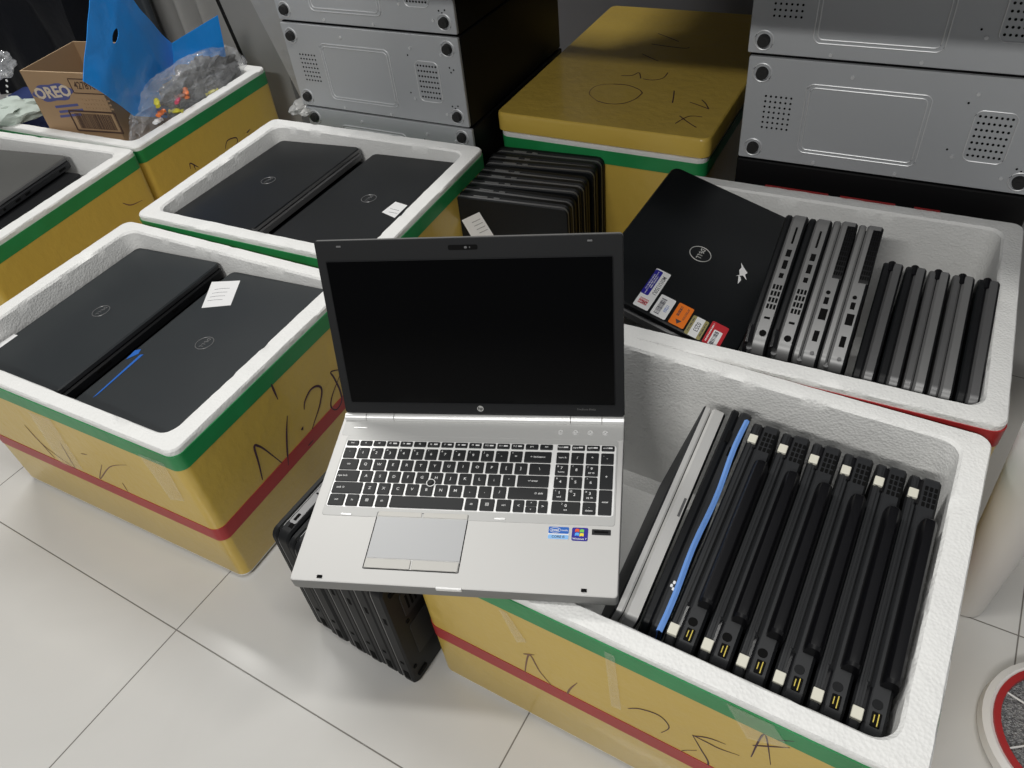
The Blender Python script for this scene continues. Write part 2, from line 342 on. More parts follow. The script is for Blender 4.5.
# ------------------------------------------------------------------ computer cases
def case_mesh(h,silver=True,w=.457):
    dp=.46;root=thing('computer_case','x','computer case','computer cases stacked on their sides')
    bm=bmesh.new();slab(bm,w,dp,.0008,h-.0015,.004,.002,w/2,dp/2+.006);obj('case_body',bm,'case',root)
    if not silver: return root
    bm=bmesh.new()
    MY=Matrix(((1,0,0,0),(0,0,-1,0),(0,1,0,0),(0,0,0,1)))  # local xy -> xz, z -> -y
    # plate faces -Y
    slab(bm,w-.003,h-.005,-.008,0,.003,.0012,w/2,h/2,0,MY)
    def P(s,t,y): return MY@V((s*w,(1-t)*h,y))
    def ringp(s0,s1,t0,t1,r,rad,off=0):
        pts=[MY@V((x,z,.0006)) for x,z in rrect((s1-s0)*w-off*2,(t1-t0)*h-off*2,r,6,3,(s0+s1)/2*w,(1-(t0+t1)/2)*h)]
        tube(bm,pts,rad,1,6,True)
    ringp(.215,.615,.21,.86,.012,.0011);ringp(.215,.615,.21,.86,.009,.0011,.006)
    ringp(.75,.875,.29,.74,.012,.0011)
    def dot(s,t,r,mi,hh=.0006): 
        c=MY@V((s*w,(1-t)*h,0));disc(bm,c,r,-hh,mi,8,'y')
    for i in range(6):
        for j in range(7): dot(.078+i*.0178,.36+j*.05,.0019,2)
    for i in range(7):
        for j in range(7): dot(.765+i*.0158,.34+j*.058,.0021,2)
    for s,t in ((.355,.12),(.74,.16),(.90,.2),(.28,.95),(.56,.95),(.885,.86),(.72,.72)): dot(s,t,.003,1,.0022)
    for s,t in ((.72,.24),(.70,.66),(.935,.33),(.955,.35),(.94,.38),(.92,.76),(.935,.78),(.95,.75)): dot(s,t,.0018,2)
    obj('bottom_plate',bm,['plate','ridge','hole'],root)
    for s,t in ((.055,.15),(.055,.87),(.94,.13),(.94,.87)):
        c=MY@V((s*w,(1-t)*h,0));bm=bmesh.new();disc(bm,c,.0105,-.009,0,20,'y',.0095);disc(bm,c+V((0,-.009,0)),.004,-.0006,0,8,'y')
        f=obj('rubber_foot',bm,'rubber',root)
        bm=bmesh.new();tube(bm,[c+V((.0155*math.cos(a),-.0006,.0155*math.sin(a))) for a in [2*PI*k/20 for k in range(20)]],.0013,0,6,True);obj('foot_ring',bm,'ridge',f)
    return root
c0=case_mesh(.1905)
def put(o,s,t,z,lab,dr=0):
    o.matrix_world=Matrix.Translation(ST(s,t,z))@Matrix.Rotation(-.56+dr,4,'Z');o['label']=lab
put(c0,-1.311,1.328,.3425,'middle case of the left stack, whole silver bottom plate showing')
c=copy_tree(c0);put(c,-1.311,1.330,.5336,'highest case of the left stack, lower half of its silver plate in view')
cq=case_mesh(.1885,True,.482);c=cq;put(c,-.292,1.351,.3505,'lower silver-plated case of the right stack, seen nearly whole')
c=copy_tree(cq);put(c,-.296,1.351,.5398,'upper silver-plated case of the right stack, its top half shaded')
c1=case_mesh(.1705);put(c1,-1.308,1.330,.1716,'case under the middle one of the left stack, only its top strip in view')
c=copy_tree(c1);put(c,-1.308,1.330,.0006,'lowest case of the left stack, standing on the floor behind the foam box')
c2=case_mesh(.1742,False,.482);put(c2,-.292,1.345,.176,'black case under the silver-plated ones of the right stack')
c=copy_tree(c2);put(c,-.292,1.345,.0006,'black case on the floor at the bottom of the right stack')
# dim: on P/Q top units the red-black fittings on the case side
# ------------------------------------------------------------------ closed laptops
def logo_dell(bm,cx,cy,z,R_=.0135,mi=0,rot=0):
    T=TM(cx,cy,z,rot)
    tube(bm,[T@V((R_*math.cos(a),R_*math.sin(a),0)) for a in [2*PI*k/32 for k in range(32)]],.00075,mi,6,True)
    s=R_*.62
    for ch,dx,rz in (('D',-.98,0),('E',-.36,.5),('L',.34,0),('L',.92,0)):
        add_text(bm,ch,s*1.0,T@TM(dx*s,0,.0002,rz),mi,.03,sx=.85)
def laptop(name,label,w,d,t,mats,group=None,logo=None,tl=.38,r=.012,cat='laptop',rb=None):
    """local: x width, y depth (hinge at +y), z up, origin under the centre. mats: lidtop, lidside, baseside, bottom"""
    lt,ls,bs,bt=mats;root=thing(name,label,cat,group)
    zb=t*(1-tl);bm=bmesh.new();slab(bm,w,d,0,zb-.0006,rb or r,.003,mi=(1,0,0));obj('base',bm,[bs,bt],root)
    bm=bmesh.new();slab(bm,w-.002,d-.002,zb+.0006,t,r,.0022,mi=(1,1,0));obj('lid',bm,[lt,ls],root)
    bm=bmesh.new();slab(bm,w-.012,d-.012,zb-.002,zb+.002,r,.0002);obj('gap_seal',bm,'black',root)
    for sx in(-1,1):
        bm=bmesh.new();tube(bm,[(sx*w*.36,d/2-.0045,zb),(sx*w*.47,d/2-.0045,zb)],.0042,0,10);obj('hinge',bm,'blackg' if bs!='silver' else 'silverd',root)
    if logo:
        bm=bmesh.new();logo_dell(bm,0,0,t+.0003,.018 if logo=='logob' else .0155,0,PI);obj('lid_logo',bm,logo,root)
    return root
def side_port(root,side,w,pos,z,L,H_,m='hole',name='port',depth=.0012,shape='r'):
    """small fitting on side x=-w/2 ('l') or x=+w/2 ('r') at y=pos"""
    s=-1 if side=='l' else 1;bm=bmesh.new()
    if shape=='r': box(bm,s*w/2-depth,s*w/2+.0004,pos-L/2,pos+L/2,z-H_/2,z+H_/2)
    else: disc(bm,(s*w/2-.0005,pos,z),L/2,.0009*s,0,14,'x')
    return obj(name,bm,m,root)
def edge_port(root,d,sgn,pos,z,L,H_,m='hole',name='port'):
    bm=bmesh.new();y=sgn*d/2;box(bm,pos-L/2,pos+L/2,min(y-.0012,y+.0005),max(y-.0012,y+.0005),z-H_/2,z+H_/2);return obj(name,bm,m,root)
def sticker(root,pts,z,m,name='sticker',th=.0003):
    bm=bmesh.new();loft(bm,[[(p[0],p[1],z) for p in pts],[(p[0],p[1],z+th) for p in pts]]);return obj(name,bm,m,root,False)
BL=['lid','darkgrey','black','black']
# --- box A : two flat laptops on two more
def flat_pair(b,spec,mats,labels,under,logo,group,slope=0):
    e1,e2=e12(b);out=[]
    for (x0,z0,x1,z1,y0,y1,d_,w_,t_),lab in zip(spec,labels):
        n=V((-(z1-z0),0,x1-x0)).normalized()
        X=(e2-UP*slope).normalized();Z=(e1*n.x+UP*n.z);Y=Z.cross(X).normalized();Z=X.cross(Y)
        c=W_(b,(x0+x1)/2,(y0+y1)/2,(z0+z1)/2)
        o=laptop('closed_laptop',lab,w_,d_,t_,mats,group,logo)
        o.matrix_world=frame(X,Y,Z,c,(0,0,t_));out.append(o)
    for (dx,dz),src,lab in zip(((.004,-.0345),(-.003,-.0345)),out,under):
        c=copy_tree(src);c.matrix_world=Matrix.Translation(e1*dx+V((0,0,dz)))@src.matrix_world;c['label']=lab
        for ch in list(c.children):
            if ch.name.startswith(('lid_logo','latch')): bpy.data.objects.remove(ch)
    return out
A1,A2=flat_pair('A',[(-.243,.286,-.012,.303,-.189,.189,.231,.376,.030),(.010,.289,.239,.305,-.188,.190,.229,.376,.030)],BL,
  ['charcoal laptop lying flat, the left of the two in the N-28 box','charcoal laptop with a white paper note and blue tape on its lid'],
  ['laptop under the left charcoal one in the N-28 box','laptop under the charcoal one with the paper note'],'logo','flat laptops in the foam boxes')
def q5(x,y): return (x/2.926,200+y/2.926)
zt=.0303
sticker(A2,[on(A2,q5(*p),zt) for p in ((620,240),(703,236),(675,308),(590,316))],zt,'paper','paper_note')
bm=bmesh.new()
for k in range(4):
    a=on(A2,q5(610-k*0+18-k*7,262+k*11),zt+.0004);b_=on(A2,q5(672-k*7,258+k*11),zt+.0004);tube(bm,[a,a+(b_-a)*.5+V((.001,.0005,0)),b_],.00035,0,4)
o=obj('handwriting',bm,'ink',bpy.data.objects['paper_note'])
sticker(A2,[on(A2,q5(*p),zt) for p in ((272,578),(285,570),(420,452),(410,453))],zt,'blue','blue_tape')
sticker(A2,[on(A2,q5(*p),zt) for p in ((368,467),(395,440),(413,437),(405,450))],zt,'blue','blue_tape')
sticker(A1,[on(A1,q5(*p),zt) for p in ((0,420),(40,393),(52,396),(0,433))],zt,'paper','label_strip')
for o,l in((A1,1),(A2,1)):
    for p_,L_ in ((-.1,.03),(.06,.012),(.1,.012)): edge_port(o,.23,-1,p_,.012,L_,.004)
D1,D2=flat_pair('D',[(-.240,.296,-.010,.308,-.189,.186,.231,.374,.028),(.020,.296,.245,.304,-.188,.190,.226,.376,.028)],['lidb','silver','silverd','black'],
  ['black laptop with silver rim at left in the box before the left computer cases','black laptop with a small white label on its lid, right one in its foam box'],
  ['laptop under the left silver-rimmed one','laptop under the black one with the small white label'],'logo','flat laptops in the foam boxes',.03)
def q2(x,y): return (240+x/3.524,y/3.524)
sticker(D2,[on(D2,q2(*p),.0283) for p in ((548,711),(590,724),(545,768),(500,748))],.0283,'paper','paper_label')
bm=bmesh.new()
for k in range(2):
    a=on(D2,q2(530-k*6,735+k*12),.0288);b_=on(D2,q2(560-k*6,742+k*10),.0288);tube(bm,[a,b_],.0004,0,4)
obj('handwriting',bm,'ink',bpy.data.objects['paper_label'])
for o in (D1,D2):
    for p_,L_ in ((.06,.014),(.035,.014)): side_port(o,'l',.356,p_,.009,L_,.005)
# --- box F
FX=(V((-.973,1.805,0))-V((-1.063,1.603,0))).normalized();
def fl(corner,z,lab,mw=.345,d=.245,t=.03,mats=('greylid','midgrey','darkgrey','black')):
    Y=FX;Z=UP;X=Y.cross(Z)
    o=laptop('closed_laptop',lab,mw,d,t,mats,'laptops stacked in the box at the left edge')
    o.matrix_world=frame(X,Y,Z,V((*corner,z)),(mw/2,d/2,t));return o
M['greylid']=mat('worn_grey_lid',(.075,.075,.07),.4,var=(4,(.10,.10,.095),.3))
f1=fl((-.976,1.80),.305,'worn grey laptop on top of the stack at the left edge')
f2=fl((-.945,1.765),.272,'laptop just under the worn grey one at the left edge',mats=('black','darkgrey','midgrey','black'))
f3=fl((-.930,1.745),.240,'lower laptop of the stack at the left edge',mats=('black','darkgrey','midgrey','black'))
for o in (f1,f2):
    for p_,L_ in ((.09,.02),(-.02,.016),(-.05,.014),(-.09,.006)): side_port(o,'r',.345,p_,.0095,L_,.005)
# --- box B : standing laptops
e1,e2=e12('B')
def tilt(v1,v2,a): return v1*math.cos(a)+v2*math.sin(a)
def standing(o,xl,ynear,znear,beta,lean,yaw,localpt,flip=False):
    """upright laptop in box B. near-top point of its top edge at (xl,ynear,znear)."""
    E2=tilt(tilt(e2,-e1,yaw),UP,beta);E1=E2.cross(UP).normalized();U=E1.cross(E2).normalized()*1
    U=tilt(U,E1,lean).normalized();E1=E2.cross(U).normalized()
    if flip: X,Y,Z=E2,-U,-E1
    else: X,Y,Z=-E2,U,-E1
    o.matrix_world=frame(X,Y,Z,W_('B',xl,ynear,znear),localpt)
# silver laptop
Ls=.326
S=laptop('silver_laptop','silver-edged laptop leaning leftmost among the black ones, front right box','x' and Ls,.232,.030,['darkgrey','alu','alu','black'],None,None,.36,.006)
S['label']='silver-edged laptop standing leftmost beside the black ones in the front right box'
standing(S,-.031,-.182,.300,.06,.27,.045,(-Ls/2,-.116,.030),True)
bm=bmesh.new();box(bm,-.018,.010,-.1167,-.1160,.0045,.0075);obj('latch_slot',bm,'silverd',S)
K=laptop('black_laptop','plain black laptop standing between the silver one and the blue film',.34,.235,.027,['black','black','darkgrey','black'],None,None,.4,.012)
standing(K,.0005,-.182,.300,.05,.16,.035,(-.17,-.1175,.027),True)
bm=bmesh.new();box(bm,.105,.125,-.1182,-.1174,.016,.021);box(bm,.085,.1,-.1182,-.1174,.008,.012);obj('latch',bm,'hole',K)
bm=bmesh.new()
for (px,pz) in ((.0,.006),(-.115,.012),(-.11,.0105),(-.118,.009)): slab(bm,.004,.003,0,.0009,.001,.0003,px,0,0,Matrix(((1,0,0,0),(0,0,-1,-.1176),(0,1,0,pz),(0,0,0,1))))
obj('foam_crumb',bm,'foam',K)
# thinkpad-like
TW,TD,TT=.331,.235,.034
T=laptop('black_laptop','x',TW,TD,TT,['black','darkgrey','darkgrey','black'],'black laptops with battery humps in the front right box',None,.36,.010)
bm=bmesh.new()
MYp=Matrix(((1,0,0,0),(0,0,1,TD/2),(0,1,0,0),(0,0,0,1)))   # xy -> x z on the rear edge, z -> +y
slab(bm,TW-.02,.003,-.001,.0006,.001,.0003,0,.0285,0,MYp)
slab(bm,TW-.10,.0025,-.001,.0008,.001,.0003,0,.0245,0,MYp);obj('lid_trim',bm,'darkgrey',T)
for x_ in (-.131,.1515):
    bm=bmesh.new();slab(bm,.013,.0105,-.004,.0026,.001,.0006,x_,.0275,0,MYp);obj('hinge_cap',bm,'cream',T)
bm=bmesh.new()
for i in range(3):
    for j in range(4): slab(bm,.0062,.0036,-.001,.0006,.0008,.0001,-.145+j*.0082,.0045+i*.0052,0,MYp)
obj('vent',bm,'hole',T)
bm=bmesh.new();rg=[]
for x_,k in ((-.091,.86),(-.088,.97),(-.079,1),(.103,1),(.112,.97),(.115,.86)):
    ring=[]
    for q in range(18):
        a=2*PI*q/18;yy=math.cos(a);zz=math.sin(a)
        ring.append((x_,TD/2-.006+.026*k*(abs(yy)**.6)*(1 if yy>0 else -1)*(1 if yy>0 else .6),.0055+.0098*k*(abs(zz)**.7)*(1 if zz>0 else -1)))
    rg.append(ring)
loft(bm,rg);obj('battery',bm,'blackg',T)
bm=bmesh.new();slab(bm,.015,.009,-.001,.0007,.001,.0002,.1500,.0105,1,MYp);slab(bm,.013,.0011,-.001,.0012,.0003,.0002,.150,.0088,0,MYp);slab(bm,.008,.0010,-.001,.0012,.0003,.0002,.1495,.0125,0,MYp)
tmp=bm;p=obj('usb_port',tmp,['usb','hole'],T)
bm=bmesh.new();slab(bm,.010,.010,-.001,.0006,.0045,.0002,.1345,.012,0,MYp);jack=obj('network_jack',bm,'hole',T)
TLAB=['black laptop with battery hump right beside the blue film','black laptop with battery hump, second along from the blue film','black laptop with battery hump, third along from the blue film',
 'black laptop with battery hump, third from the right foam wall','black laptop with battery hump, second from the right foam wall','black laptop with battery hump standing against the right foam wall']
for i in range(6):
    o=T if i==0 else copy_tree(T);o['label']=TLAB[i]
    standing(o,.029+i*.0374,-.1905,.302-i*.001,.058,.03,.022-i*.002,(TW/2,TD/2,TT))
    if i>=3:
        for ch in o.children:
            if ch.name.startswith('network_jack'): ch.data=ch.data.copy();ch.data.materials[0]=M['black'];ch.name='blank_port_cover'
# blue film
bm=bmesh.new();pts=[]
Kx=[];mwK=K.matrix_world
for k in range(15):
    u=k/14;yl=-.186+u*.318;x_=.0235-.010*u+.0012*math.sin(u*13);z_=.303+u*.016+.002*math.sin(u*9)
    Kx.append((x_,yl,z_))
def filmring(off): 
    return [W_('B',x+off,y,z) for x,y,z in Kx]
rows=[]
for lvl,(dx,dz) in enumerate(((-.0042,-.07),(-.0034,-.006),(-.0040,.001),(-.0008,.0035),(.0026,.001),(.0018,-.004),(-.002,-.07))):
    rows.append([W_('B',x+dx-.004*(lvl in(0,6)),y,z+dz) for x,y,z in Kx])
loft(bm,rows,cap0=False,cap1=False,closed=False)
for x_,y_,z_ in ():pass
tag(obj('plastic_film',bm,'film'),'folded blue plastic film sticking up between two black laptops','film')
# --- box C
e1c,e2c=e12('C')
g4='laptops standing in the red-banded foam box'
def laptopC(kind,label):
    w,d=.30,(.250 if kind in 'ab' else .240)
    if kind=='a': o=laptop('closed_laptop',label,w,d,.033,['lidb','black','silver','black'],g4,None,.30,.022)
    elif kind=='b': o=laptop('closed_laptop',label,w,d,.034,['silverd','silver','silver','black'],g4,None,.32,.016)
    elif kind=='c': o=laptop('closed_laptop',label,w,d,.0285,['lidb','black','silverd','black'],g4,None,.42,.016)
    else: o=laptop('closed_laptop',label,w,d,.0285,['silverd','silverd','silver','black'],g4,None,.42,.016)
    if kind=='a':
        side_port(o,'l',w,d/2-.026,.010,.010,.010,'hole','power_jack',shape='d')
        side_port(o,'l',w,d/2-.052,.011,.003,.008,'hole','lock_slot')
        bm=bmesh.new()
        for j in range(3):
            for i in range(4): box(bm,-w/2-.0004,-w/2+.001,d/2-.072-i*.0115-.004,d/2-.072-i*.0115+.004,.0045+j*.0048,.0078+j*.0048)
        obj('vent',bm,'hole',o)
        for p_,L_,H_ in ((-.002,.008,.006),(-.022,.015,.0065),(-.043,.012,.007),(-.076,.030,.003)): side_port(o,'l',w,p_,.011,L_,H_)
        bm=bmesh.new();tube(bm,[(-w/2+.002,d/2-.006,.026),(-w/2+.002,d/2-.035,.028)],.0058,0,10);obj('hinge_barrel',bm,'blackg',o)
    if kind=='b':
        side_port(o,'l',w,d/2-.012,.009,.006,.006,'silverd','screw',shape='d')
        side_port(o,'l',w,d/2-.040,.011,.017,.007);side_port(o,'l',w,d/2-.077,.0105,.018,.010,'hole','video_port')
        side_port(o,'l',w,d/2-.077,.0105,.012,.006,'silverd','video_port_core',depth=-.0003)
        side_port(o,'l',w,d/2-.100,.0115,.011,.006);side_port(o,'l',w,d/2-.114,.012,.006,.006,shape='d')
        bm=bmesh.new()
        slab(bm,.0016,.095,.0005,.0135,.0007,.0003,-w/2+.0003,-.062,0);
        for j in range(4):
            for i in range(10): box(bm,-w/2-.0008,-w/2,-.106+i*.0088,-.106+i*.0088+.0062,.0012+j*.0031,.0035+j*.0031,1)
        obj('vent_grille',bm,['blackg','hole'],o)
    if kind in 'cd':
        bm=bmesh.new();tube(bm,[(w/2-.005,d/2-.006,.0165),(w/2-.005,d/2-.026,.0165)],.0055,0,10);obj('hinge_barrel',bm,'blackg',o)
    return o
LC=[('a',-.0545,'black and silver laptop with vent slots, touching the laptop lid bearing stickers'),('a',-.0195,'black and silver laptop with vent slots, second from the laptop lid bearing stickers'),
 ('b',.0155,'silver laptop with black grille, the left of such a pair in the red-banded box'),('b',.0515,'silver laptop with black grille, just left of the shorter laptops'),
 ('c',.0975,'first of the shorter laptops beside the tall grilled ones'),('c',.1295,'second of the shorter laptops from the tall grilled ones'),('d',.1615,'middle one of the five shorter laptops, silver edged'),
 ('d',.194,'silver-edged shorter laptop, second from the right foam wall'),('c',.2265,'shorter laptop standing against the right wall of the red-banded box')]
pro={}
for kind,x_,lab in LC:
    if kind in pro: o=copy_tree(pro[kind]);o['label']=lab
    else: o=laptopC(kind,lab);pro[kind]=o
    w,d=.30,(.250 if kind in 'ab' else .240);t={'a':.033,'b':.034}.get(kind,.0285)
    if kind in 'ab':
        b_=math.radians(21.5);al=e2c*math.cos(b_)+UP*math.sin(b_);Y=-al;Z=-e1c;X=Y.cross(Z)
        o.matrix_world=frame(X,Y,Z,W_('C',x_,-.200,.318),(-w/2,d/2,t))
    else:
        b_=math.radians(10);al=e2c*math.cos(b_)+UP*math.sin(b_);Y=al;Z=-e1c;X=Y.cross(Z)
        o.matrix_world=frame(X,Y,Z,W_('C',x_,-.196,.306),(w/2,-d/2,t))
# leaning lidded laptop with stickers: fitted pose
s=1.06;o3=V((0,0,CH))
def sc(p): return o3+(V(p)-o3)*s
K1,K4,K3,K2=sc((.327,1.208,.402)),sc((.124,.92,.391)),sc((.315,.788,.323)),sc((.517,1.076,.334))
w_,d_=.352*s,.241*s
Xd=(K1-K4).normalized();Yd=(K1-K2).normalized();Zd=Xd.cross(Yd)
St=laptop('sticker_covered_laptop','glossy black laptop lying askew with five stickers and a round logo on its lid',w_,d_,.030,['lidb','black','silverd','black'],None,'logob',.4,.016)
St.matrix_world=frame(Xd,Yd,Zd,K1,(w_/2,d_/2,.030))
for ch in St.children:
    if ch.name.startswith('lid_logo'): ch.location=((1-2*181.8/352)*-0+ (w_/2-.1818*s),(d_/2-.1218*s),0)
ZT=.0303
def SL(x,y): return V((w_/2-x*s/1000,d_/2-y*s/1000,0))
def stk(x0,x1,y0,y1,m,name='sticker',z=ZT,r=2.5,th=.0003):
    c=SL((x0+x1)/2,(y0+y1)/2);bm=bmesh.new();slab(bm,abs(x1-x0)*s/1000,abs(y1-y0)*s/1000,z,z+th,r/1000,.0001,c.x,c.y);return bm
def bars(bm,x0,x1,y0,y1,n,mi,z,vert=True):
    k=0;x=x0
    while x<x1 and k<n*2:
        wd=(x1-x0)/n*random.choice((.3,.5,.7));c=SL(x+wd/2,(y0+y1)/2);box(bm,c.x-wd*s/2000,c.x+wd*s/2000,c.y-abs(y1-y0)*s/2000,c.y+abs(y1-y0)*s/2000,z,z+.00015,mi);x+=(x1-x0)/n;k+=1
def tx(bm,t_,x,y,sz,mi,z,rot=PI): c=SL(x,y);add_text(bm,t_,sz,TM(c.x,c.y,z,rot),mi,.01)
z2=ZT+.00035
bm=stk(255,347,78,102,'paper')
b2=stk(258,318,78,90,'navy','x',ZT+.0001)
for f in b2.faces: f.material_index=1
me=bpy.data.meshes.new('x');b2.to_mesh(me);b2.free();bm.from_mesh(me)
for yy,(a_,b_) in ((81,(270,305)),(84,(262,314)),(87,(272,300))): bars(bm,a_,b_,yy-.8,yy+.8,int((b_-a_)/2.2),0,z2+.0002)
tx(bm,'M01U1350U',288,96,.0092,2,z2);bars(bm,326,340,82,96,7,3,z2);tx(bm,'X',334,90,.012,2,z2)
o=obj('sticker',bm,['paper','navy','ink','stred'],St,False);o['label']='white and navy sticker with a red emblem'
bm=stk(301,347.5,106,130,'paper');bars(bm,308,341,110,118,14,1,z2);tx(bm,'17203',325,123,.007,2,z2);o=obj('sticker',bm,['paper','ink','blue'],St,False);o['label']='white barcode sticker'
bm=stk(300,347,135,159,'orange')
c=SL(338,147);Tt=TM(c.x,c.y,z2,PI/2);loft(bm,[[Tt@V((-.005,-.004,0)),Tt@V((.005,-.004,0)),Tt@V((0,.005,0))],[Tt@V((-.005,-.004,.0001)),Tt@V((.005,-.004,.0001)),Tt@V((0,.005,.0001))]],1)
tx(bm,'ATTENTION',318,152,.005,1,z2);bars(bm,306,328,140,144,9,1,z2);o=obj('sticker',bm,['orange','ink'],St,False);o['label']='orange warning sticker with a triangle'
bm=stk(310,352,162,187,'gold');b2=stk(310,352,168,181,'paper','x',ZT+.0001,.5)
for f in b2.faces: f.material_index=1
b2.to_mesh(me);b2.free();bm.from_mesh(me)
tx(bm,'0253',330,174.5,.0105,2,z2+.0002);bars(bm,316,346,164,166,10,2,z2);bars(bm,316,346,183,185,10,2,z2);o=obj('sticker',bm,['gold','paper','ink'],St,False);o['label']='gold sticker with a white number field'
bm=stk(303,352,190,216,'stred');b2=stk(318,350,198,211,'paper','x',ZT+.0001,1)
for f in b2.faces: f.material_index=1
b2.to_mesh(me);b2.free();bm.from_mesh(me)
bars(bm,321,348,200,206,10,2,z2+.0002);bars(bm,308,345,193,195,12,1,z2);o=obj('sticker',bm,['stred','paper','ink'],St,False);o['label']='red sticker with a white barcode field'
bm=bmesh.new()
for poly in ([(159,183),(168,187),(176,186),(186,190),(192,186),(184,195),(190,203),(180,197),(174,199),(166,190)],[(188,189),(207,194.5),(196,196),(190,193)]):
    Q=[SL(*q) for q in poly];loft(bm,[[V((q.x,q.y,ZT)) for q in Q],[V((q.x,q.y,ZT+.0003)) for q in Q]])
o=obj('wing_emblem',bm,'paper',St,False);o['label']='small white winged emblem'
# --- leaning row of black laptops standing on the floor before the lidded box
g8='black laptops standing in a row before the lidded box'
HL=[]
n8=8;hw,hh,ht=.246,.280,.0265
pr=None
for i in range(n8):
    lab=['front black laptop of the row before the lidded box, paper label on it','second black laptop of the row, right behind the one with the paper label','third black laptop from the front of the row before the lidded box','fourth black laptop from the front of the row before the lidded box',
      'fourth black laptop from the back of the row before the lidded box','third black laptop from the back of the row before the lidded box','second black laptop from the back of the row before the lidded box','rearmost black laptop of the row, touching the lidded box'][i]
    if pr is None:
        o=laptop('closed_laptop',lab,hw,hh,ht,['lidb','midgrey','black','black'],g8,None,.4,.014);pr=o
        bm=bmesh.new()
        for (px,L_) in ((.065,.03),(.03,.012)): box(bm,px-L_/2,px+L_/2,-hh/2-.0006,-hh/2+.001,ht*.62,ht*.74)
        obj('latch_strip',bm,'silver',o)
    else: o=copy_tree(pr);o['label']=lab
    t_=i/7;a_=-.46-.03*math.sin(i*2.1);E1=V((math.cos(a_),math.sin(a_),0));E2=V((-E1.y,E1.x,0))
    x_=(-.070+.094*t_+.004*math.sin(i*3.),1.419+.172*t_)
    zt_=.280
    X=-E1;Y=-UP;Z=-E2
    o.matrix_world=frame(X,Y,Z,V((x_[0],x_[1],zt_+.0006)),(hw/2,-hh/2,ht));HL.append(o)
fr=HL[0]
def q8(x,y): return (430+x/4.876,130+y/4.876)
zz=ht+.0003
fr2=sticker(fr,[on(fr,q8(*p),zz) for p in ((155,440),(240,400),(330,545),(240,585))],zz,'paper','paper_label')
bm=bmesh.new()
for k in range(4):
    a=on(fr,q8(205+k*12,452+k*17),zz+.0005);b_=on(fr,q8(245+k*12,433+k*17),zz+.0005);tube(bm,[a,b_],.00045,0,4)
obj('handwriting',bm,'ink',fr2)
# --- stack under the open laptop, left of box B
g6='laptops standing on the floor under the open laptop'
S6=['dark laptop standing under the open laptop, farthest left of its row','dark laptop under the open laptop, second from the left of its row','dark laptop under the open laptop, third from the left of its row',
 'dark laptop under the open laptop, third from the foam box','dark laptop under the open laptop, second from the foam box','dark laptop under the open laptop, nearest the foam box, ridged bottom cover in view']
sx6=[-.198,-.164,-.126,-.096,-.067,-.034];near6=[-.027,-.031,-.033,-.034,-.034,-.036]
L6=BX['B'][3]/2;W6=BX['B'][4]/2
pr=None
for i in range(6):
    sw,sd,st_=.352,.246,.0315
    if pr is None:
        o=laptop('closed_laptop',S6[i],sw,sd,st_,['lid','black','black','black'],g6,None,.34,.013);pr=o
        bm=bmesh.new();slab(bm,sw-.001,sd-.001,st_*.66-.0022,st_*.66-.0008,.018,.0003);obj('edge_trim',bm,'silver',o)
        for p_,L_,H_ in ((-.095,.02,.009),(-.06,.006,.006),(.05,.014,.005)): side_port(o,'r',sw,p_,.010,L_,H_)
        bm=bmesh.new()
        slab(bm,.11,.075,-.0008,.0004,.004,.0003,.095,-.03,0);slab(bm,.06,.05,-.0008,.0004,.004,.0003,.12,.055,0);slab(bm,.12,.03,-.001,.0004,.003,.0003,-.02,.085,0)
        for k in range(6): slab(bm,.004,.03,-.0011,0,.001,.0002,.1+k*.008,.055,1)
        for px,py in ((.155,-.105),(.155,.1),(-.155,-.105),(-.155,.1)): slab(bm,.02,.008,-.002,.0004,.003,.0004,px,py,1)
        for px,py in ((.165,-.08),(.15,.02),(.05,-.09),(.03,.02)): disc(bm,(px,py,0),.0035,-.0012,1,10)
        obj('bottom_cover',bm,['darkgrey','hole'],o)
        bm=bmesh.new()
        for k in range(7): box(bm,.08+k*.007,.083+k*.007,sd/2-.001,sd/2+.0005,.004,.013)
        box(bm,.145,.158,sd/2-.001,sd/2+.0005,.005,.012);obj('rear_vent',bm,'hole',o)
    else: o=copy_tree(pr);o['label']=S6[i]
    lean=-.02+.012*(5-i)/5
    U=tilt(UP,e1,-.012);X,Y,Z=-e2,U,-e1;Z=X.cross(U)
    xl=-L6+sx6[i]
    if i<2:
        bm=bmesh.new();slab(bm,sw-.05,.0125,-.0002,.0008,.003,.0003,0,.0105,0,Matrix(((1,0,0,0),(0,0,1,sd/2),(0,1,0,0),(0,0,0,1))))
        for q_ in (range(8) if i else range(2)): slab(bm,.0028,.007,0,.0011,.0004,.0002,.07+q_*.006+(0 if i else q_*.02),.0105,1,Matrix(((1,0,0,0),(0,0,1,sd/2),(0,1,0,0),(0,0,0,1))))
        slab(bm,.012,.005,0,.0011,.0008,.0002,.140,.0105,1,Matrix(((1,0,0,0),(0,0,1,sd/2),(0,1,0,0),(0,0,0,1))))
        obj('rear_strip',bm,['silver' if i else 'silverd','hole'],o)
    o.matrix_world=frame(X,Y,Z,bframe(*BX['B'][:3])@V((xl,-W6+near6[i]-.002,.0008)),(sw/2,-sd/2,st_/2))
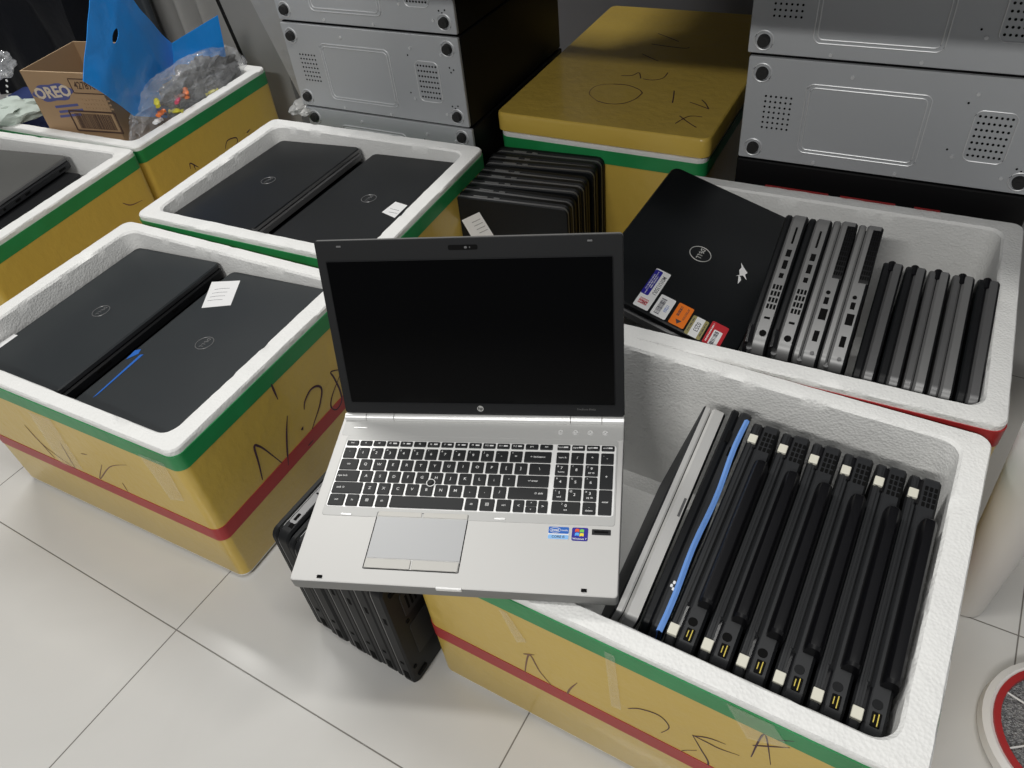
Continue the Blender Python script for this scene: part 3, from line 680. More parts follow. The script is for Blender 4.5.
# ------------------------------------------------------------------ the open laptop
KS=.978
R_=Matrix(((.97490089,.21889411,-.04066468),(-.22142059,.97233923,-.07435954),(.023263,.08149718,.99640205)))
lp=o3+(V((-.0462,.7147,.3436))-o3)*KS
mwL=R_.to_4x4();mwL.translation=lp;mwL=mwL@Matrix.Scale(KS,4)
L=thing('open_laptop','open silver laptop with black keyboard and dark screen, perched across the foam box','laptop');L.matrix_world=mwL
mm=.001
def ycs(y): return -y*mm
bm=bmesh.new()
rg=[]
for ins,z in ((.004,-.0215),(.001,-.0195),(0,-.016),(.0,-.003),(.0004,-.0008),(.0012,0)):
    rg.append([(x,y,z) for x,y in rrect(.3775-2*ins,.2545-2*ins,.004,5,1,-.0017,-.1160)])
loft(bm,rg,[1,0,0,0,2]);obj('base',bm,['aluside','black','alu'],L)
bm=bmesh.new();slab(bm,.372,.034,-.0002,.0004,.004,.0002,0,ycs(15));obj('hinge_deck',bm,'tray',L)
bm=bmesh.new();slab(bm,.3575,.1235,-.0005,.0006,.004,.0004,.0018,ycs(93.5));
obj('keyboard_tray',bm,'tray',L)
bm=bmesh.new();slab(bm,.3535,.103,.0002,.0011,.004,.0003,.0018,ycs(91.5));obj('keybed',bm,'keybed',L)
# keys
U=18.32;X0=-173.2
rows=[(41.6,8.0),(53.2,16.4),(71.4,16.4),(89.4,16.4),(107.3,16.4),(125.3,16.4)]
KEYS=[]
def K_(x,r,wd,txt='',sub='',h=None,y=None,side='c'):
    y0,hh=rows[r] if r is not None else (y,h)
    if h: hh=h
    if y: y0=y
    KEYS.append((x,y0,wd,hh,txt,sub,side))
g=2.7
fn=['esc','f1','f2','f3','f4','f5','f6','f7','f8','f9','f10','f11','f12','prt','del']
x=X0+.3
for i,t_ in enumerate(fn): K_(X0+i*U*15/15.0,0,U-2.2,t_,'' if i in (0,1,2,5,13,14) else ('■' if 0 else '-'))
for i,t_ in enumerate(['home','pgup','pgdn','end']): K_(X0+15.2*U+i*U,0,U-2.2,t_,'=')
for i,t_ in enumerate('`1234567890-='): K_(X0+i*U,1,U-g,t_)
K_(X0+13*U,1,2*U-g,'← backspace')
for i,t_ in enumerate(['num lk','/','*','-']): K_(X0+15.2*U+i*U,1,U-g,t_)
K_(X0-.2*0,2,1.45*U-g,'tab')
for i,t_ in enumerate('QWERTYUIOP[]'): K_(X0+(1.45+i)*U,2,U-g,t_)
K_(X0+13.45*U,2,1.55*U-g,'\\')
K_(X0,3,1.75*U-g,'caps lock',side='l')
for i,t_ in enumerate("ASDFGHJKL;'"): K_(X0+(1.75+i)*U,3,U-g,t_)
K_(X0+12.75*U,3,2.25*U-g,'↵ enter')
K_(X0,4,2.25*U-g,'shift ⇧',side='l')
for i,t_ in enumerate('ZXCVBNM,./'): K_(X0+(2.25+i)*U,4,U-g,t_)
K_(X0+12.25*U,4,2.75*U-g,'⇧ shift',side='r')
xx=X0
for t_,wd in (('ctrl',1.25),('fn',1.0),('⊞',1.1),('alt',1.0),('',5.15),('alt',1.0),('▤',1.1),('ctrl',1.1)):
    K_(xx,5,wd*U-g,t_);xx+=wd*U
K_(xx,5,.72*U,'<');K_(xx+.82*U,None,.72*U,'^',h=7.8,y=125.3);K_(xx+.82*U,None,.72*U,'v',h=7.8,y=133.9);K_(xx+1.64*U,5,.62*U,'>')
nx=X0+15.2*U
for r,ts in ((2,'789'),(3,'456'),(4,'123')):
    for i,t_ in enumerate(ts): K_(nx+i*U,r,U-g,t_,{'7':'home','9':'pg up','1':'end','3':'pg dn'}.get(t_,''))
K_(nx+3*U,None,U-g,'+',h=34.4,y=71.4);K_(nx,5,2*U-g,'0','ins');K_(nx+2*U,5,U-g,'.','delete');K_(nx+3*U,None,U-g,'enter',h=34.4,y=107.3)
for (kx,ky,kw,kh,t_,sub,side) in KEYS:
    bm=bmesh.new();cx=(kx+kw/2)*mm;cy=-(ky+kh/2)*mm;W2,D2=kw*mm,kh*mm
    rg=[[(a,b,.0010) for a,b in rrect(W2,D2,.0013,3,1,cx,cy)],[(a,b,.0022) for a,b in rrect(W2-.0001,D2-.0001,.0013,3,1,cx,cy)],[(a,b,.0027) for a,b in rrect(W2-.0012,D2-.0012,.0010,3,1,cx,cy)]]
    loft(bm,rg)
    if t_:
        sz=.0055 if len(t_)==1 else .0036
        if kh<9: sz=.0036
        ox=0
        if side=='l': ox=-W2*.22
        if side=='r': ox=W2*.28
        oy=.0 if not sub else (.0022 if kh>9 else 0)
        if kh<9 and sub: ox=-W2*.2
        add_text(bm,t_,sz,TM(cx+ox,cy+oy,.00285),1,.012)
        if sub and kh>9: add_text(bm,sub,.0036,TM(cx,cy-.0035,.00285),1,.008)
        if sub and kh<9: box(bm,cx+.0005,cx+.0055,cy-.001,cy+.001,.0027,.0029,1)
        if t_ in '1234567890-=': add_text(bm,'!@#$%^&*()_+'['1234567890-='.index(t_)],.0035,TM(cx-.0045,cy+.0048,.00285),1,.005)
    obj('key',bm,['key','legend'],L)
bm=bmesh.new();disc(bm,(-.0474,-.105,.0011),.0044,.0035,0,18,'z',.0036);disc(bm,(-.0474,-.105,.0046),.0036,.0006,0,18,'z',.0028);ps=obj('pointing_stick',bm,'key',L)
bm=bmesh.new();tube(bm,[(-.0474+.0052*math.cos(a),-.105+.0052*math.sin(a),.0029) for a in [2*PI*k/20 for k in range(20)]],.0006,0,6,True);obj('pointing_stick_ring',bm,'keybed',ps)
bm=bmesh.new();slab(bm,.112,.0555,-.0003,.0005,.001,.0002,-.049,ycs(182));obj('touchpad',bm,'pad',L)
for cx_,wd in ((-.0772,.0548),(-.0205,.0545)):
    bm=bmesh.new();slab(bm,wd,.0068,-.0003,.0012,.0008,.0004,cx_,ycs(150.6));obj('touchpad_button',bm,'padbtn',L)
for cx_,wd in ((-.0775,.0548),(-.0208,.0545)):
    bm=bmesh.new();slab(bm,wd,.0118,-.0003,.0012,.0010,.0004,cx_,ycs(217));obj('touchpad_button',bm,'padbtn',L)
bm=bmesh.new();tube(bm,[(x_,y_,.0003) for x_,y_ in rrect(.1132,.0755,.001,3,1,-.0491,ycs(186))],.0005,0,6,True);obj('touchpad_seam',bm,'hole',L)
# intel sticker
bm=bmesh.new();cx,cy=.1166,ycs(166.8);slab(bm,.024,.0166,.0001,.0005,.0015,.0001,cx,cy,2);slab(bm,.0235,.0088,.0003,.0007,.0012,.0001,cx,cy+.0036,0);slab(bm,.0235,.0055,.0003,.0007,.0012,.0001,cx,cy-.0052,1)
tube(bm,[(cx-.004+.0062*math.cos(a),cy+.0036+.0032*math.sin(a),.0008) for a in [2*PI*k/20 for k in range(20)]],.0003,2,4,True)
add_text(bm,'intel',.0048,TM(cx-.0042,cy+.0036,.0008),2,.02);add_text(bm,'inside',.0032,TM(cx+.0068,cy+.0036,.0008),2,.01);add_text(bm,'CORE i5',.0042,TM(cx,cy-.0052,.0008),3,.02)
o=obj('badge',bm,['blue','lblue','paper','ink'],L,False);o['label']='blue processor badge'
bm=bmesh.new();cx,cy=.1412,ycs(167.3);slab(bm,.0185,.0172,.0001,.0005,.002,.0001,cx,cy,0)
for (dx,dy,mi) in ((-.0032,.0045,1),(.0022,.004,2),(-.0032,-.0005,3),(.0022,-.001,4)):
    Q=[(cx+dx-.0023,cy+dy+.0018),(cx+dx,cy+dy+.0026),(cx+dx+.0024,cy+dy+.0018),(cx+dx+.0022,cy+dy-.0019),(cx+dx-.0002,cy+dy-.0012),(cx+dx-.0026,cy+dy-.002)]
    loft(bm,[[(a,b,.0004) for a,b in Q],[(a,b,.0007) for a,b in Q]],mi)
add_text(bm,'Windows 7',.0034,TM(cx,cy-.0063,.0008),5,.01)
o=obj('badge',bm,['navy','wr','wg','wb','wy','paper'],L,False);o['label']='dark blue badge with a four-colour window flag'
bm=bmesh.new();slab(bm,.0215,.0072,.0001,.0007,.0008,.0002,.1655,ycs(163.6),0);slab(bm,.016,.0026,.0005,.0009,.0005,.0001,.1655,ycs(163.6),1);obj('fingerprint_reader',bm,['bezel','hole'],L)
for p_ in((-.1543,237.4),(.1502,236.7)):
    bm=bmesh.new();slab(bm,.0062,.0036,.0,.0016,.0005,.0004,p_[0],ycs(p_[1]));obj('rubber_bumper',bm,'hole',L)
bm=bmesh.new();slab(bm,.030,.003,-.0045,.0006,.001,.0006,0,ycs(243));obj('latch_lip',bm,'chrome',L)
for x_,y_ in ((-.145,153.2),(.0455,151.3)):
    bm=bmesh.new();slab(bm,.014,.0026,.0003,.0014,.0012,.0004,x_,ycs(y_));obj('latch_slot',bm,'chrome',L)
bm=bmesh.new();slab(bm,.019,.0016,.0003,.0013,.0006,.0003,-.162,ycs(19));obj('speaker_mark',bm,'chrome',L)
for x_ in (.1071,.126,.1448,.1636):
    bm=bmesh.new();disc(bm,(x_,ycs(20),.0003),.0038,.0012,0,16,'z',.0032);disc(bm,(x_,ycs(20),.0015),.0009,.0002,1,8);obj('touch_button',bm,['chrome','tray'],L)
# lid
ang=1.9492
lidM=Matrix(((1,0,0,0),(0,-math.cos(ang),-math.sin(ang),0),(0,math.sin(ang),-math.cos(ang),0),(0,0,0,1)))  # local (x,h,front)
# fix orientation: column0=X, column1=up the lid, column2=front normal
lidM=Matrix(((1,0,0,0),(0,-math.cos(ang),-math.sin(ang),.0),(0,math.sin(ang),-math.cos(ang),.0),(0,0,0,1)))
bm=bmesh.new();rg=[]
for ins,z in ((.004,-.0095),(.001,-.008),(0,-.0055),(0,-.0008),(.0008,0)):
    rg.append([(x,y,z) for x,y in rrect(.3745-2*ins,.2385-2*ins,.004,5,1,0,.1253)])
loft(bm,rg,[0,0,0,1],M4=lidM);lidp=obj('lid',bm,['aluside','bezel'],L)
def LP(name,bm,m): 
    o=obj(name,bm,m,lidp);return o
bm=bmesh.new();slab(bm,.3500,.1945,-.0001,.0003,.0015,.0001,-.0002,.1206,0,lidM);LP('screen',bm,'screen')
bm=bmesh.new();tube(bm,[lidM@V((x_,y_,.0004)) for x_,y_ in rrect(.3512,.1957,.0018,3,1,-.0002,.1206)],.0006,0,6,True);LP('screen_frame',bm,'black')
bm=bmesh.new();T_=lidM@TM(.0005,.0155,.0003);disc(bm,(0,0,0),.0043,.0002,0,24)
for v in bm.verts: v.co=T_@v.co
add_text(bm,'hp',.0066,lidM@TM(.0005,.0158,.0007)@Matrix.Shear('XZ',4,(0,0)) if 0 else lidM@TM(.0005,.0158,.0007),1,.02);LP('round_logo',bm,['logob','bezel'])
bm=bmesh.new();add_text(bm,'EliteBook 8560p',.0036,lidM@TM(.1392,.0164,.0004),0,.0);LP('model_lettering',bm,'logo')
bm=bmesh.new();slab(bm,.036,.0062,0,.0004,.002,.0001,-.001,.2328,1,lidM);disc(bm,(0,0,0),.0001,.00001)
for v in list(bm.verts)[-32:]: v.co=lidM@(v.co+V((.002,.2328,.0005)))
slab(bm,.0035,.0028,.0003,.0007,.0012,.0001,.0025,.2328,0,lidM);slab(bm,.0012,.0018,.0003,.0007,.0005,.0001,.0075,.2328,0,lidM);LP('webcam',bm,['midgrey','hole'])
for x_ in(-.156,.1495):
    bm=bmesh.new();slab(bm,.006,.0022,0,.0009,.0005,.0003,x_,.2372,0,lidM);LP('lid_catch',bm,'midgrey')
for a_,b_ in ((-.1865,-.1569),(-.1560,-.1183),(-.1173,.1183),(.1193,.1583),(.1592,.1865)):
    rg=[];bm=bmesh.new()
    for x_ in (a_,b_):
        rg.append([(x_,-.0015+.0055*math.cos(q),.0018+.0055*math.sin(q)) for q in [2*PI*k/16 for k in range(16)]])
    loft(bm,rg);obj('hinge_cover',bm,'chrome',L)

# ------------------------------------------------------------------ things in the carton box E
EF=boxE.matrix_world
CYW=-.40;pnE=V((math.sin(CYW),-math.cos(CYW),0))
q=at_z((50,128),.32);ow=at_plane((20,72),q,pnE);ow2=at_plane((94,75),q,pnE)
axX=V((math.cos(CYW),math.sin(CYW),0));axY=V((-axX.y,axX.x,0))
cbw=(ow2-ow).to_2d().length+.002;cbd=.185;cbh=ow.z-.034+.003
cb=thing('cardboard_carton','open brown cardboard carton with blue cookie lettering and a barcode','carton')
cb.matrix_world=frame(axX,axY,UP,V((ow.x,ow.y,ow.z+.003)),(0,0,cbh))
bm=bmesh.new();th=.003
for z0,z1,ins0,ins1 in ((0,0,0,0),): pass
rgo=lambda i,z:[(i,i,z),(cbw-i,i,z),(cbw-i,cbd-i,z),(i,cbd-i,z)]
loft(bm,[rgo(0,0),rgo(0,cbh),rgo(th,cbh+.0002),rgo(th,.004)],[0,1,0]);obj('carton_body',bm,['card','cardin'],cb,False)
MF=Matrix(((1,0,0,0),(0,0,-1,-.0003),(0,1,0,0),(0,0,0,1)))  # drawing on the front face
bm=bmesh.new()
def TF(x,z,y=0,rot=0): return MF@TM(x,z,y,rot)
lx,lz=.070,cbh-.050
for s_,t_ in ((0,1),):
    pass
loft(bm,[[TF(lx,lz,0,.12)@V((.064*math.cos(a)*(1+.08*math.cos(6*a)),.021*math.sin(a)*(1+.1*math.cos(6*a)),0)) for a in [2*PI*k/36 for k in range(36)]],[TF(lx,lz,.0003,.12)@V((.063*math.cos(a)*(1+.08*math.cos(6*a)),.0205*math.sin(a)*(1+.1*math.cos(6*a)),0)) for a in [2*PI*k/36 for k in range(36)]]],0)
add_text(bm,'OREO',.037,TF(lx,lz,.0006,.12),1,.035,sx=1.15)
for k,(a_,b_) in enumerate(((.055,.130),(.060,.138),(.055,.125))): loft(bm,[[TF(0,0,0)@V((x_,z_,0)) for x_,z_ in ((a_,cbh-.083-k*.012),(b_,cbh-.074-k*.012),(b_,cbh-.080-k*.012),(a_,cbh-.089-k*.012))],[TF(0,0,.0003)@V((x_,z_,0)) for x_,z_ in ((a_,cbh-.083-k*.012),(b_,cbh-.074-k*.012),(b_,cbh-.080-k*.012),(a_,cbh-.089-k*.012))]],2)
obj('cookie_lettering',bm,['cblue','cwhite','cblue'],cb,False)
bm=bmesh.new();add_text(bm,'42789621',.025,TF(.188,cbh-.030,.0005),0,.01,sx=.82);tube(bm,[TF(.188,cbh-.031,.0003)@V((x_,y_,0)) for x_,y_ in rrect(.104,.034,.002,2,1)],.0012,0,4,True)
obj('number_panel',bm,'cbrown',cb,False)
bm=bmesh.new();tube(bm,[TF(.160,cbh-.118,.0003)@V((x_,y_,0)) for x_,y_ in rrect(.138,.05,.002,2,1)],.0022,0,4,True)
x=-.055
while x<.055:
    w0=random.choice((.0012,.0022,.0032));loft(bm,[[TF(.160,cbh-.118,y)@V(p_) for p_ in ((x,-.019,0),(x+w0,-.019,0),(x+w0,.019,0),(x,.019,0))] for y in (0,.0004)]);x+=w0+random.choice((.0012,.002))
obj('barcode',bm,'cbrown',cb,False)
bm=bmesh.new()
for k in range(3):
    for j in range(9): box(bm,.145+j*.010,.145+j*.010+.007,-.0008,0,cbh-.066-k*.010,cbh-.062-k*.010)
box(bm,.145,.215,-.0008,0,cbh-.096,cbh-.093);obj('small_print',bm,'card',cb,False)
bm=bmesh.new();disc(bm,(cbw,.06,cbh-.04),.025,.0006,0,24,'x');obj('side_print',bm,'cblue',cb)
# blue plastic sheet bag : two leaves, standing behind/over the carton
def poly_sheet(name,pix,plane_pt,plane_n,mats,th,label,cat,parent=None,bulge=.01,holes=None,sub=3):
    P=[at_plane(u,plane_pt,plane_n) for u in pix];n=V(plane_n).normalized()
    bm=bmesh.new();vs=[bm.verts.new(p) for p in P];f=bm.faces.new(vs);bmesh.ops.triangulate(bm,faces=[f])
    for _ in range(sub): bmesh.ops.subdivide_edges(bm,edges=bm.edges[:],cuts=1,use_grid_fill=True)
    for v in bm.verts: v.co+=n*bulge*(noise.noise(v.co*6)+.4*noise.noise(v.co*19))
    g_=bmesh.ops.solidify(bm,geom=bm.faces[:],thickness=th)
    o=obj(name,bm,mats,parent)
    if label: tag(o,label,cat)
    return o
cE=ow+axY*.17
bagroot=thing('blue_plastic_bag','bright blue plastic bag standing spread open beside the cardboard carton','bag')
bagroot.location=ST(-1.55,1.62,.03);bpy.context.view_layer.update()
inv=Matrix.Translation(-bagroot.location)
fl0=at_plane((88,81),ow-axY*.075,pnE);cq_=ow+axX*(cbw+.012)+axY*(cbd-.02);dq=cq_-fl0;fold=at_plane((174,104),fl0,V((dq.y,-dq.x,0)));rt=at_z((228,78),.31)
print('FOLD',fold,(bframe(*BX['E'][:3])).inverted()@fold,(bframe(*BX['E'][:3])).inverted()@rt)
def vn(a,b): d=(b-a);d.z=0;d.normalize();n=V((d.y,-d.x,0));return n if n.y<0 else -n
n1=vn(fl0,fold);n2=vn(fold,rt)
def leaf(name,pix,n,hole=None,amp=.010,crease=None):
    bm=bmesh.new();P=[at_plane(u,fold,n) for u in pix];loops=[P]
    if hole: loops.append([at_plane(u,fold,n) for u in hole])
    ed=[]
    for lp_ in loops:
        vs=[bm.verts.new(q) for q in lp_]
        for i in range(len(vs)): ed.append(bm.edges.new((vs[i],vs[(i+1)%len(vs)])))
    bmesh.ops.triangle_fill(bm,edges=ed,use_beauty=True,use_dissolve=False)
    for _ in range(3): bmesh.ops.subdivide_edges(bm,edges=bm.edges[:],cuts=1,use_grid_fill=True)
    r_=cr
    for v in bm.verts:
        d=v.co-V((0,0,CH));z=d.dot(fwd);u=512+F*d.dot(cr)/z;vv=384-F*d.dot(cu)/z
        off=amp*(noise.noise(v.co*7)+.35*noise.noise(v.co*21))
        if crease: off-=max(0,(crease(vv)-u))*.0005
        v.co+=n*off
    bmesh.ops.solidify(bm,geom=bm.faces[:],thickness=.0012)
    o=obj(name,bm,'bluebag');o.parent=bagroot;o.matrix_parent_inverse=inv
leaf('left_leaf',[(96,-12),(110,-12),(125,-12),(140,10),(157,29),(172,43),(174,70),(176,100),(168,118),(135,116),(112,100),(88,81),(90,60),(92,40),(94,10)],n1,
  [(116,35+0) if 0 else (115.5+2.6*math.cos(t)+1.0*math.sin(t),36-8*math.sin(t)) for t in [2*PI*k/12 for k in range(12)]],.006,lambda vv:118-vv*.12)
leaf('right_leaf',[(172,43),(195,29),(217,15),(222,40),(226,62),(228,78),(200,90),(176,100),(174,70)],n2,None,.006)
# clear bag with sweets
def blob(name,center,rx,ry,rz,m,seed,amp=.3,lvl=4,R3=None,root=None,freq=1.6):
    bm=bmesh.new();bmesh.ops.create_icosphere(bm,subdivisions=lvl,radius=1)
    for v in bm.verts:
        n_=noise.noise(v.co*freq+V((seed,0,0)));n2_=abs(noise.noise(v.co*freq*2.7+V((0,seed,0))))
        v.co=v.co*(1+amp*n_-amp*.6*n2_);v.co=V((v.co.x*rx,v.co.y*ry,v.co.z*rz))
        if R3: v.co=R3@v.co
        v.co+=V(center)
    return obj(name,bm,m,root)
BC=at_plane((190,95),W_('E',.200,0,0),e12('E')[0]);print('BC',bframe(*BX['E'][:3]).inverted()@BC)
R3=Matrix.Rotation(BX['E'][2],3,'Z')
o=blob('clear_plastic_bag',BC,.055,.215,.080,'clear',3.3,.28,5,R3);tag(o,'clear crumpled plastic bag of sweets lying in the carton box','plastic bag')
o=blob('dark_cloth_bundle',BC+e12('E')[1]*.055+V((0,0,.0)),.038,.130,.066,'cloth',8.1,.5,5,R3,freq=3.2);tag(o,'dark grey rumpled bundle inside the clear plastic bag','cloth bundle')
o=blob('black_pouch',W_('E',.205,.165,.305),.028,.04,.03,'black',2.2,.3,3,R3);tag(o,'small black pouch at the far corner, beside the clear bag','pouch')
cand=[((186,93),'c_or','orange-brown wrapped sweet at the top of the clear bag'),((178,100),'c_red','pink wrapped sweet in the middle of the clear bag'),((182,96),'c_br','brown wrapped sweet beside the pink one'),((157,103),'c_ye','olive yellow wrapped sweet at the left of the clear bag'),
 ((161,113),'c_or','orange wrapped sweet low in the clear bag'),((176,111),'c_ye','bright yellow wrapped sweet low in the clear bag'),((212,92),'c_ye','mustard wrapped sweet at the right, against the foam rim'),((158,121),'paper','white wrapped sweet nearest the carton')]
for i,(uv,m_,lab) in enumerate(cand):
    p_=at_plane(uv,W_('E',.243,0,0),e12('E')[0])
    bm=bmesh.new();rg=[]
    for x_,r_ in ((-.028,.010),(-.018,.003),(-.014,.009),(0,.012),(.014,.009),(.018,.003),(.028,.010)):
        rg.append([(x_,r_*math.cos(a)*(1+.2*math.sin(3*a+x_*90)),r_*.7*math.sin(a)) for a in [2*PI*k/12 for k in range(12)]])
    loft(bm,rg);o=obj('wrapped_sweet',bm,m_);tag(o,lab,'sweet','wrapped sweets in the clear bag')
    o.scale=(.62,.62,.62);o.location=p_;o.rotation_euler=(random.uniform(-.4,.4),random.uniform(-.4,.4),random.uniform(0,3))
# ------------------------------------------------------------------ background left
nW=-e2w
def panel(name,pix,t,m,label,cat,th=.02,bulge=.0,sub=2):
    o=poly_sheet(name,pix,ST(0,t),nW,m,th,label,cat,None,bulge,None,sub);return o
# floor-standing backdrop things
def prism(name,s0,s1,t0,t1,z0,z1,m,label,cat,r=.01):
    bm=bmesh.new();slab(bm,s1-s0,t1-t0,0,z1-z0,r,.004,0,0);o=obj(name,bm,m);o.matrix_world=Matrix.Translation(ST((s0+s1)/2,(t0+t1)/2,z0))@FW;tag(o,label,cat);return o
def st_of(uv,t):
    p_=at_plane(uv,ST(0,t),e2w);return p_.dot(e1w),p_.z
def column(name,uvl,uvr,t,dep,zt,m,label,cat):
    s0,_=st_of(uvl,t);s1,_=st_of(uvr,t);return prism(name,s0,s1,t,t+dep,.0006,zt,m,label,cat)
# black covered screen at far left
bm=bmesh.new();s0,_=st_of((-30,60),1.66);s1,_=st_of((82,60),1.66)
n=18;rows_=[]
for j in range(12):
    z_=.0006+j*.085;row=[]
    for k in range(n+1):
        u=k/n;row.append(ST(s0+(s1-s0)*u,1.70+.02*math.sin(u*9+j*.7)+.012*math.sin(u*23),z_))
    for k in range(n,-1,-1):
        u=k/n;row.append(ST(s0+(s1-s0)*u,1.86,z_))
    rows_.append(row)
loft(bm,rows_);tag(obj('black_cover',bm,'blackcloth'),'black draped cover standing behind the cardboard carton','cover')
s0,_=st_of((58,20),1.9);s1,_=st_of((150,20),1.9)
prism('slate_panel',s0,s1,1.9,1.93,.0006,1.05,'slate','slate grey upright panel between the black cover and the curtain','panel')
# curtain pleats
s0,_=st_of((118,20),1.98);s1,_=st_of((232,20),1.98)
bm=bmesh.new();rows_=[];N=90
for z_ in (.003,.3,.6,1.0,1.3):
    row=[]
    for k in range(N+1):
        u=k/N;row.append(ST(s0+(s1-s0)*u,2.02+.028*math.sin(u*2*PI*5)+.008*math.sin(u*41),z_))
    for k in range(N,-1,-1):
        u=k/N;row.append(ST(s0+(s1-s0)*u,2.024+.028*math.sin(u*2*PI*5)+.008*math.sin(u*41),z_))
    rows_.append(row)
loft(bm,rows_);tag(obj('curtain',bm,'curtain'),'grey pleated curtain hanging behind the blue plastic bag','curtain')
# grey board with black edge
def board(pix_bl,pix_tl,pix_tr,pix_br,t,th,m,name,label,cat,edge=None):
    P=[at_plane(u,ST(0,t),e2w) for u in (pix_bl,pix_tl,pix_tr,pix_br)]
    # continue both sides down to the floor
    def down(a,b):
        d=(a-b);k=(a.z-.0008)/max(1e-3,(-d.z)) if d.z<0 else 0;return a+d*k
    bl,br=down(P[0],P[1]),down(P[3],P[2]);bl.z=br.z=.0008
    Q=[bl,P[1],P[2],br];bm=bmesh.new()
    loft(bm,[[p_ for p_ in Q],[p_+e2w*th for p_ in Q]]);root=thing(name,label,cat);obj('board_face',bm,m,root,False)
    if edge:
        bm=bmesh.new();d=e1w*.012;Q2=[bl-d,P[1]-d,P[1],bl];loft(bm,[[p_-e2w*.002 for p_ in Q2],[p_+e2w*(th+.002) for p_ in Q2]]);obj('board_edge',bm,edge,root,False)
    return root
board((250,70),(213,-14),(262,-14),(300,112),1.62,.03,'greypanel','leaning_board','grey board with a black edge beside the left computer cases','board','case')
board((308,112),(243,-14),(290,-14),(330,130),1.48,.05,'wrap','wrapped_board','pale plastic-wrapped board against the left computer cases','board')
o=blob('crumpled_plastic',at_z((302,112),.33)+V((0,.03,0)),.03,.04,.014,'wrap',5,.4,4);tag(o,'crumpled pale plastic scrap beside the lowest left computer case in view','plastic scrap')
# left edge bits
p_=at_z((6,100),.36)
bm=bmesh.new();slab(bm,.10,.14,0,.30,.015,.01);o=obj('navy_dotted_bag',bm,'bluedot');o.matrix_world=frame(axX,axY,UP,V((p_.x-.02,p_.y+.10,.03)));tag(o,'dark blue bag with white dots at the left edge, beside the carton','bag')
bm=bmesh.new()
for k in range(5): 
    c_=on(o.matrix_world,(6.5+.3*k,75+5.5*k),-.0702,1);disc(bm,c_,.0035,-.001,0,10,'y')
obj('white_dots',bm,'paper',o)
rp=blob('crumpled_paper',at_z((8,112),.34),.085,.05,.03,'greenpaper',11,.5,4,Matrix.Rotation(.3,3,'Z'));tag(rp,'crumpled pale green paper at the left edge in front of the dotted bag','paper')
rp=blob('crumpled_film',at_z((-3,66),.40),.04,.05,.035,'clear',17,.5,4);tag(rp,'crumpled clear film at the left edge above the dotted bag','film')
# ------------------------------------------------------------------ right side: bin and racket
b0=at_z((974,607),0)
bm=bmesh.new();rg=[]
for r_,z_ in ((.021,0),(.025,.003),(.027,.05),(.033,.20),(.042,.42),(.038,.425)):
    rg.append([(r_*math.cos(a),r_*math.sin(a),z_) for a in [2*PI*k/40 for k in range(40)]])
loft(bm,rg);o=obj('tapered_post',bm,'bin');o.location=V((b0.x-.010,b0.y+.008,.0006));tag(o,'off-white tapered round post on the floor, right of the front foam box','post')
rk=thing('racket','white round electric racket with red ring and grey mesh, lower right corner','racket');rk.location=V((.641,.334,.0008))
def ellr(rx,ry,z,n=48): return [(rx*math.cos(2*PI*k/n),ry*math.sin(2*PI*k/n),z) for k in range(n)]
bm=bmesh.new();loft(bm,[ellr(.104,.104,0),ellr(.110,.110,.012),ellr(.108,.108,.026),ellr(.100,.100,.030),ellr(.092,.092,.026),ellr(.090,.090,.004)]);obj('rim',bm,'whitepl',rk)
bm=bmesh.new();loft(bm,[ellr(.0965,.0965,.0265),ellr(.096,.096,.0315),ellr(.088,.088,.0315),ellr(.087,.087,.0265)],cap0=False,cap1=False);obj('red_ring',bm,'red',rk)
bm=bmesh.new();loft(bm,[ellr(.089,.089,.018),ellr(.089,.089,.020)]);obj('mesh',bm,'mesh',rk)
bm=bmesh.new()
for r_ in (.028,.058): tube(bm,ellr(r_,r_,.0255,36),.0013,0,6,True)
for k in range(7):
    a=2*PI*k/7+.2;tube(bm,[(.012*math.cos(a),.012*math.sin(a),.026),(.05*math.cos(a+.15),.05*math.sin(a+.15),.0262),(.089*math.cos(a+.2),.089*math.sin(a+.2),.0265)],.0013,0,6)
disc(bm,(0,0,.024),.012,.003,0,20);obj('guard_wires',bm,'whitepl',rk)
bm=bmesh.new();rg=[]
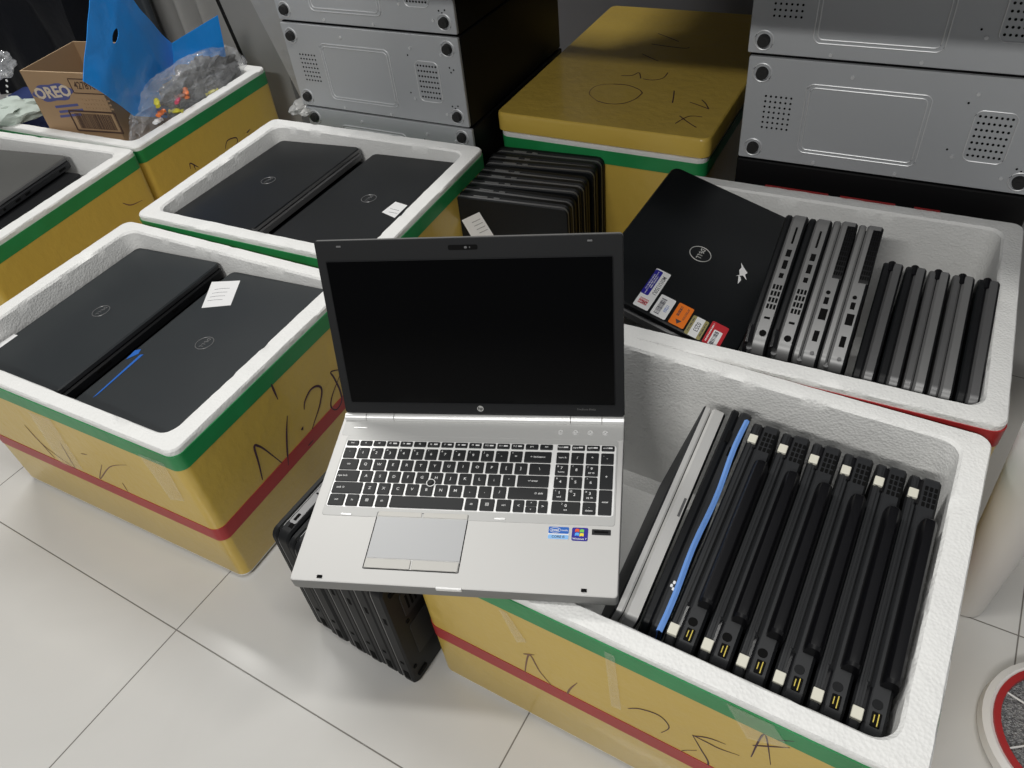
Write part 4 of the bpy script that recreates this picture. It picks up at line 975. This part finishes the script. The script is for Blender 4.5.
for x_,r_ in ((.100,.012),(.13,.016),(.18,.014),(.34,.015),(.35,.012)): rg.append([(x_,r_*math.cos(a),.0165+r_*math.sin(a)) for a in [2*PI*k/16 for k in range(16)]])
loft(bm,rg);obj('handle',bm,'whitepl',rk)
# ------------------------------------------------------------------ room
ta=-.6109
bm=bmesh.new();bmesh.ops.create_grid(bm,x_segments=1,y_segments=1,size=5);fl_=obj('floor',bm,'tile',None,False);fl_.rotation_euler.z=ta;fl_.location=(-.5774,.6748,0);struct(fl_)
def wall(name,s0,s1,t0,t1,z0=0,z1=2.9):
    bm=bmesh.new();box(bm,s0,s1,t0,t1,z0,z1);o=obj(name,bm,'wall',None,False);o.matrix_world=FW.copy();struct(o);return o
wall('wall_back',-3.8,3,2.22,2.32)
wall('wall_left',-3.9,-3.8,-2.5,2.32)
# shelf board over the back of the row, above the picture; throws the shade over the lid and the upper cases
bm=bmesh.new();slab(bm,2.6,1.2,0,.03,.01,.003);sh=obj('unseen_shelf_1',bm,'wall');sh.matrix_world=Matrix.Translation(ST(-.95+1.3,.99+.6,.80))@FW;struct(sh)
# ------------------------------------------------------------------ light
def area(name,loc,sx,sy,power,target=(0,1,0),col=(1,.985,.95)):
    l=bpy.data.lights.new(name,'AREA');l.shape='RECTANGLE';l.size=sx;l.size_y=sy;l.energy=power;l.color=col
    o=bpy.data.objects.new(name,l);C.objects.link(o);o.location=loc
    d=(V(target)-V(loc)).normalized();o.rotation_euler=d.to_track_quat('-Z','Y').to_euler();return o
area('ceiling_tube_front',ST(-.3,-2.2,2.75),1.2,.12,54,ST(-.5,1,0))
area('ceiling_tube_middle',(.1,.35,2.75),1.2,.12,19,(.2,.7,0))
area('ceiling_tube_rear',(-1.1,2.5,2.75),1.2,.12,34,(-.6,1.0,0))
w=bpy.data.worlds.new('room_light');bpy.context.scene.world=w;w.use_nodes=True
w.node_tree.nodes['Background'].inputs[0].default_value=(.95,.97,1,1);w.node_tree.nodes['Background'].inputs[1].default_value=.20
sc_=bpy.context.scene
sc_.view_settings.view_transform='Standard';sc_.view_settings.look='None';sc_.view_settings.gamma=1;sc_.view_settings.use_curve_mapping=False;sc_.view_settings.exposure=.06
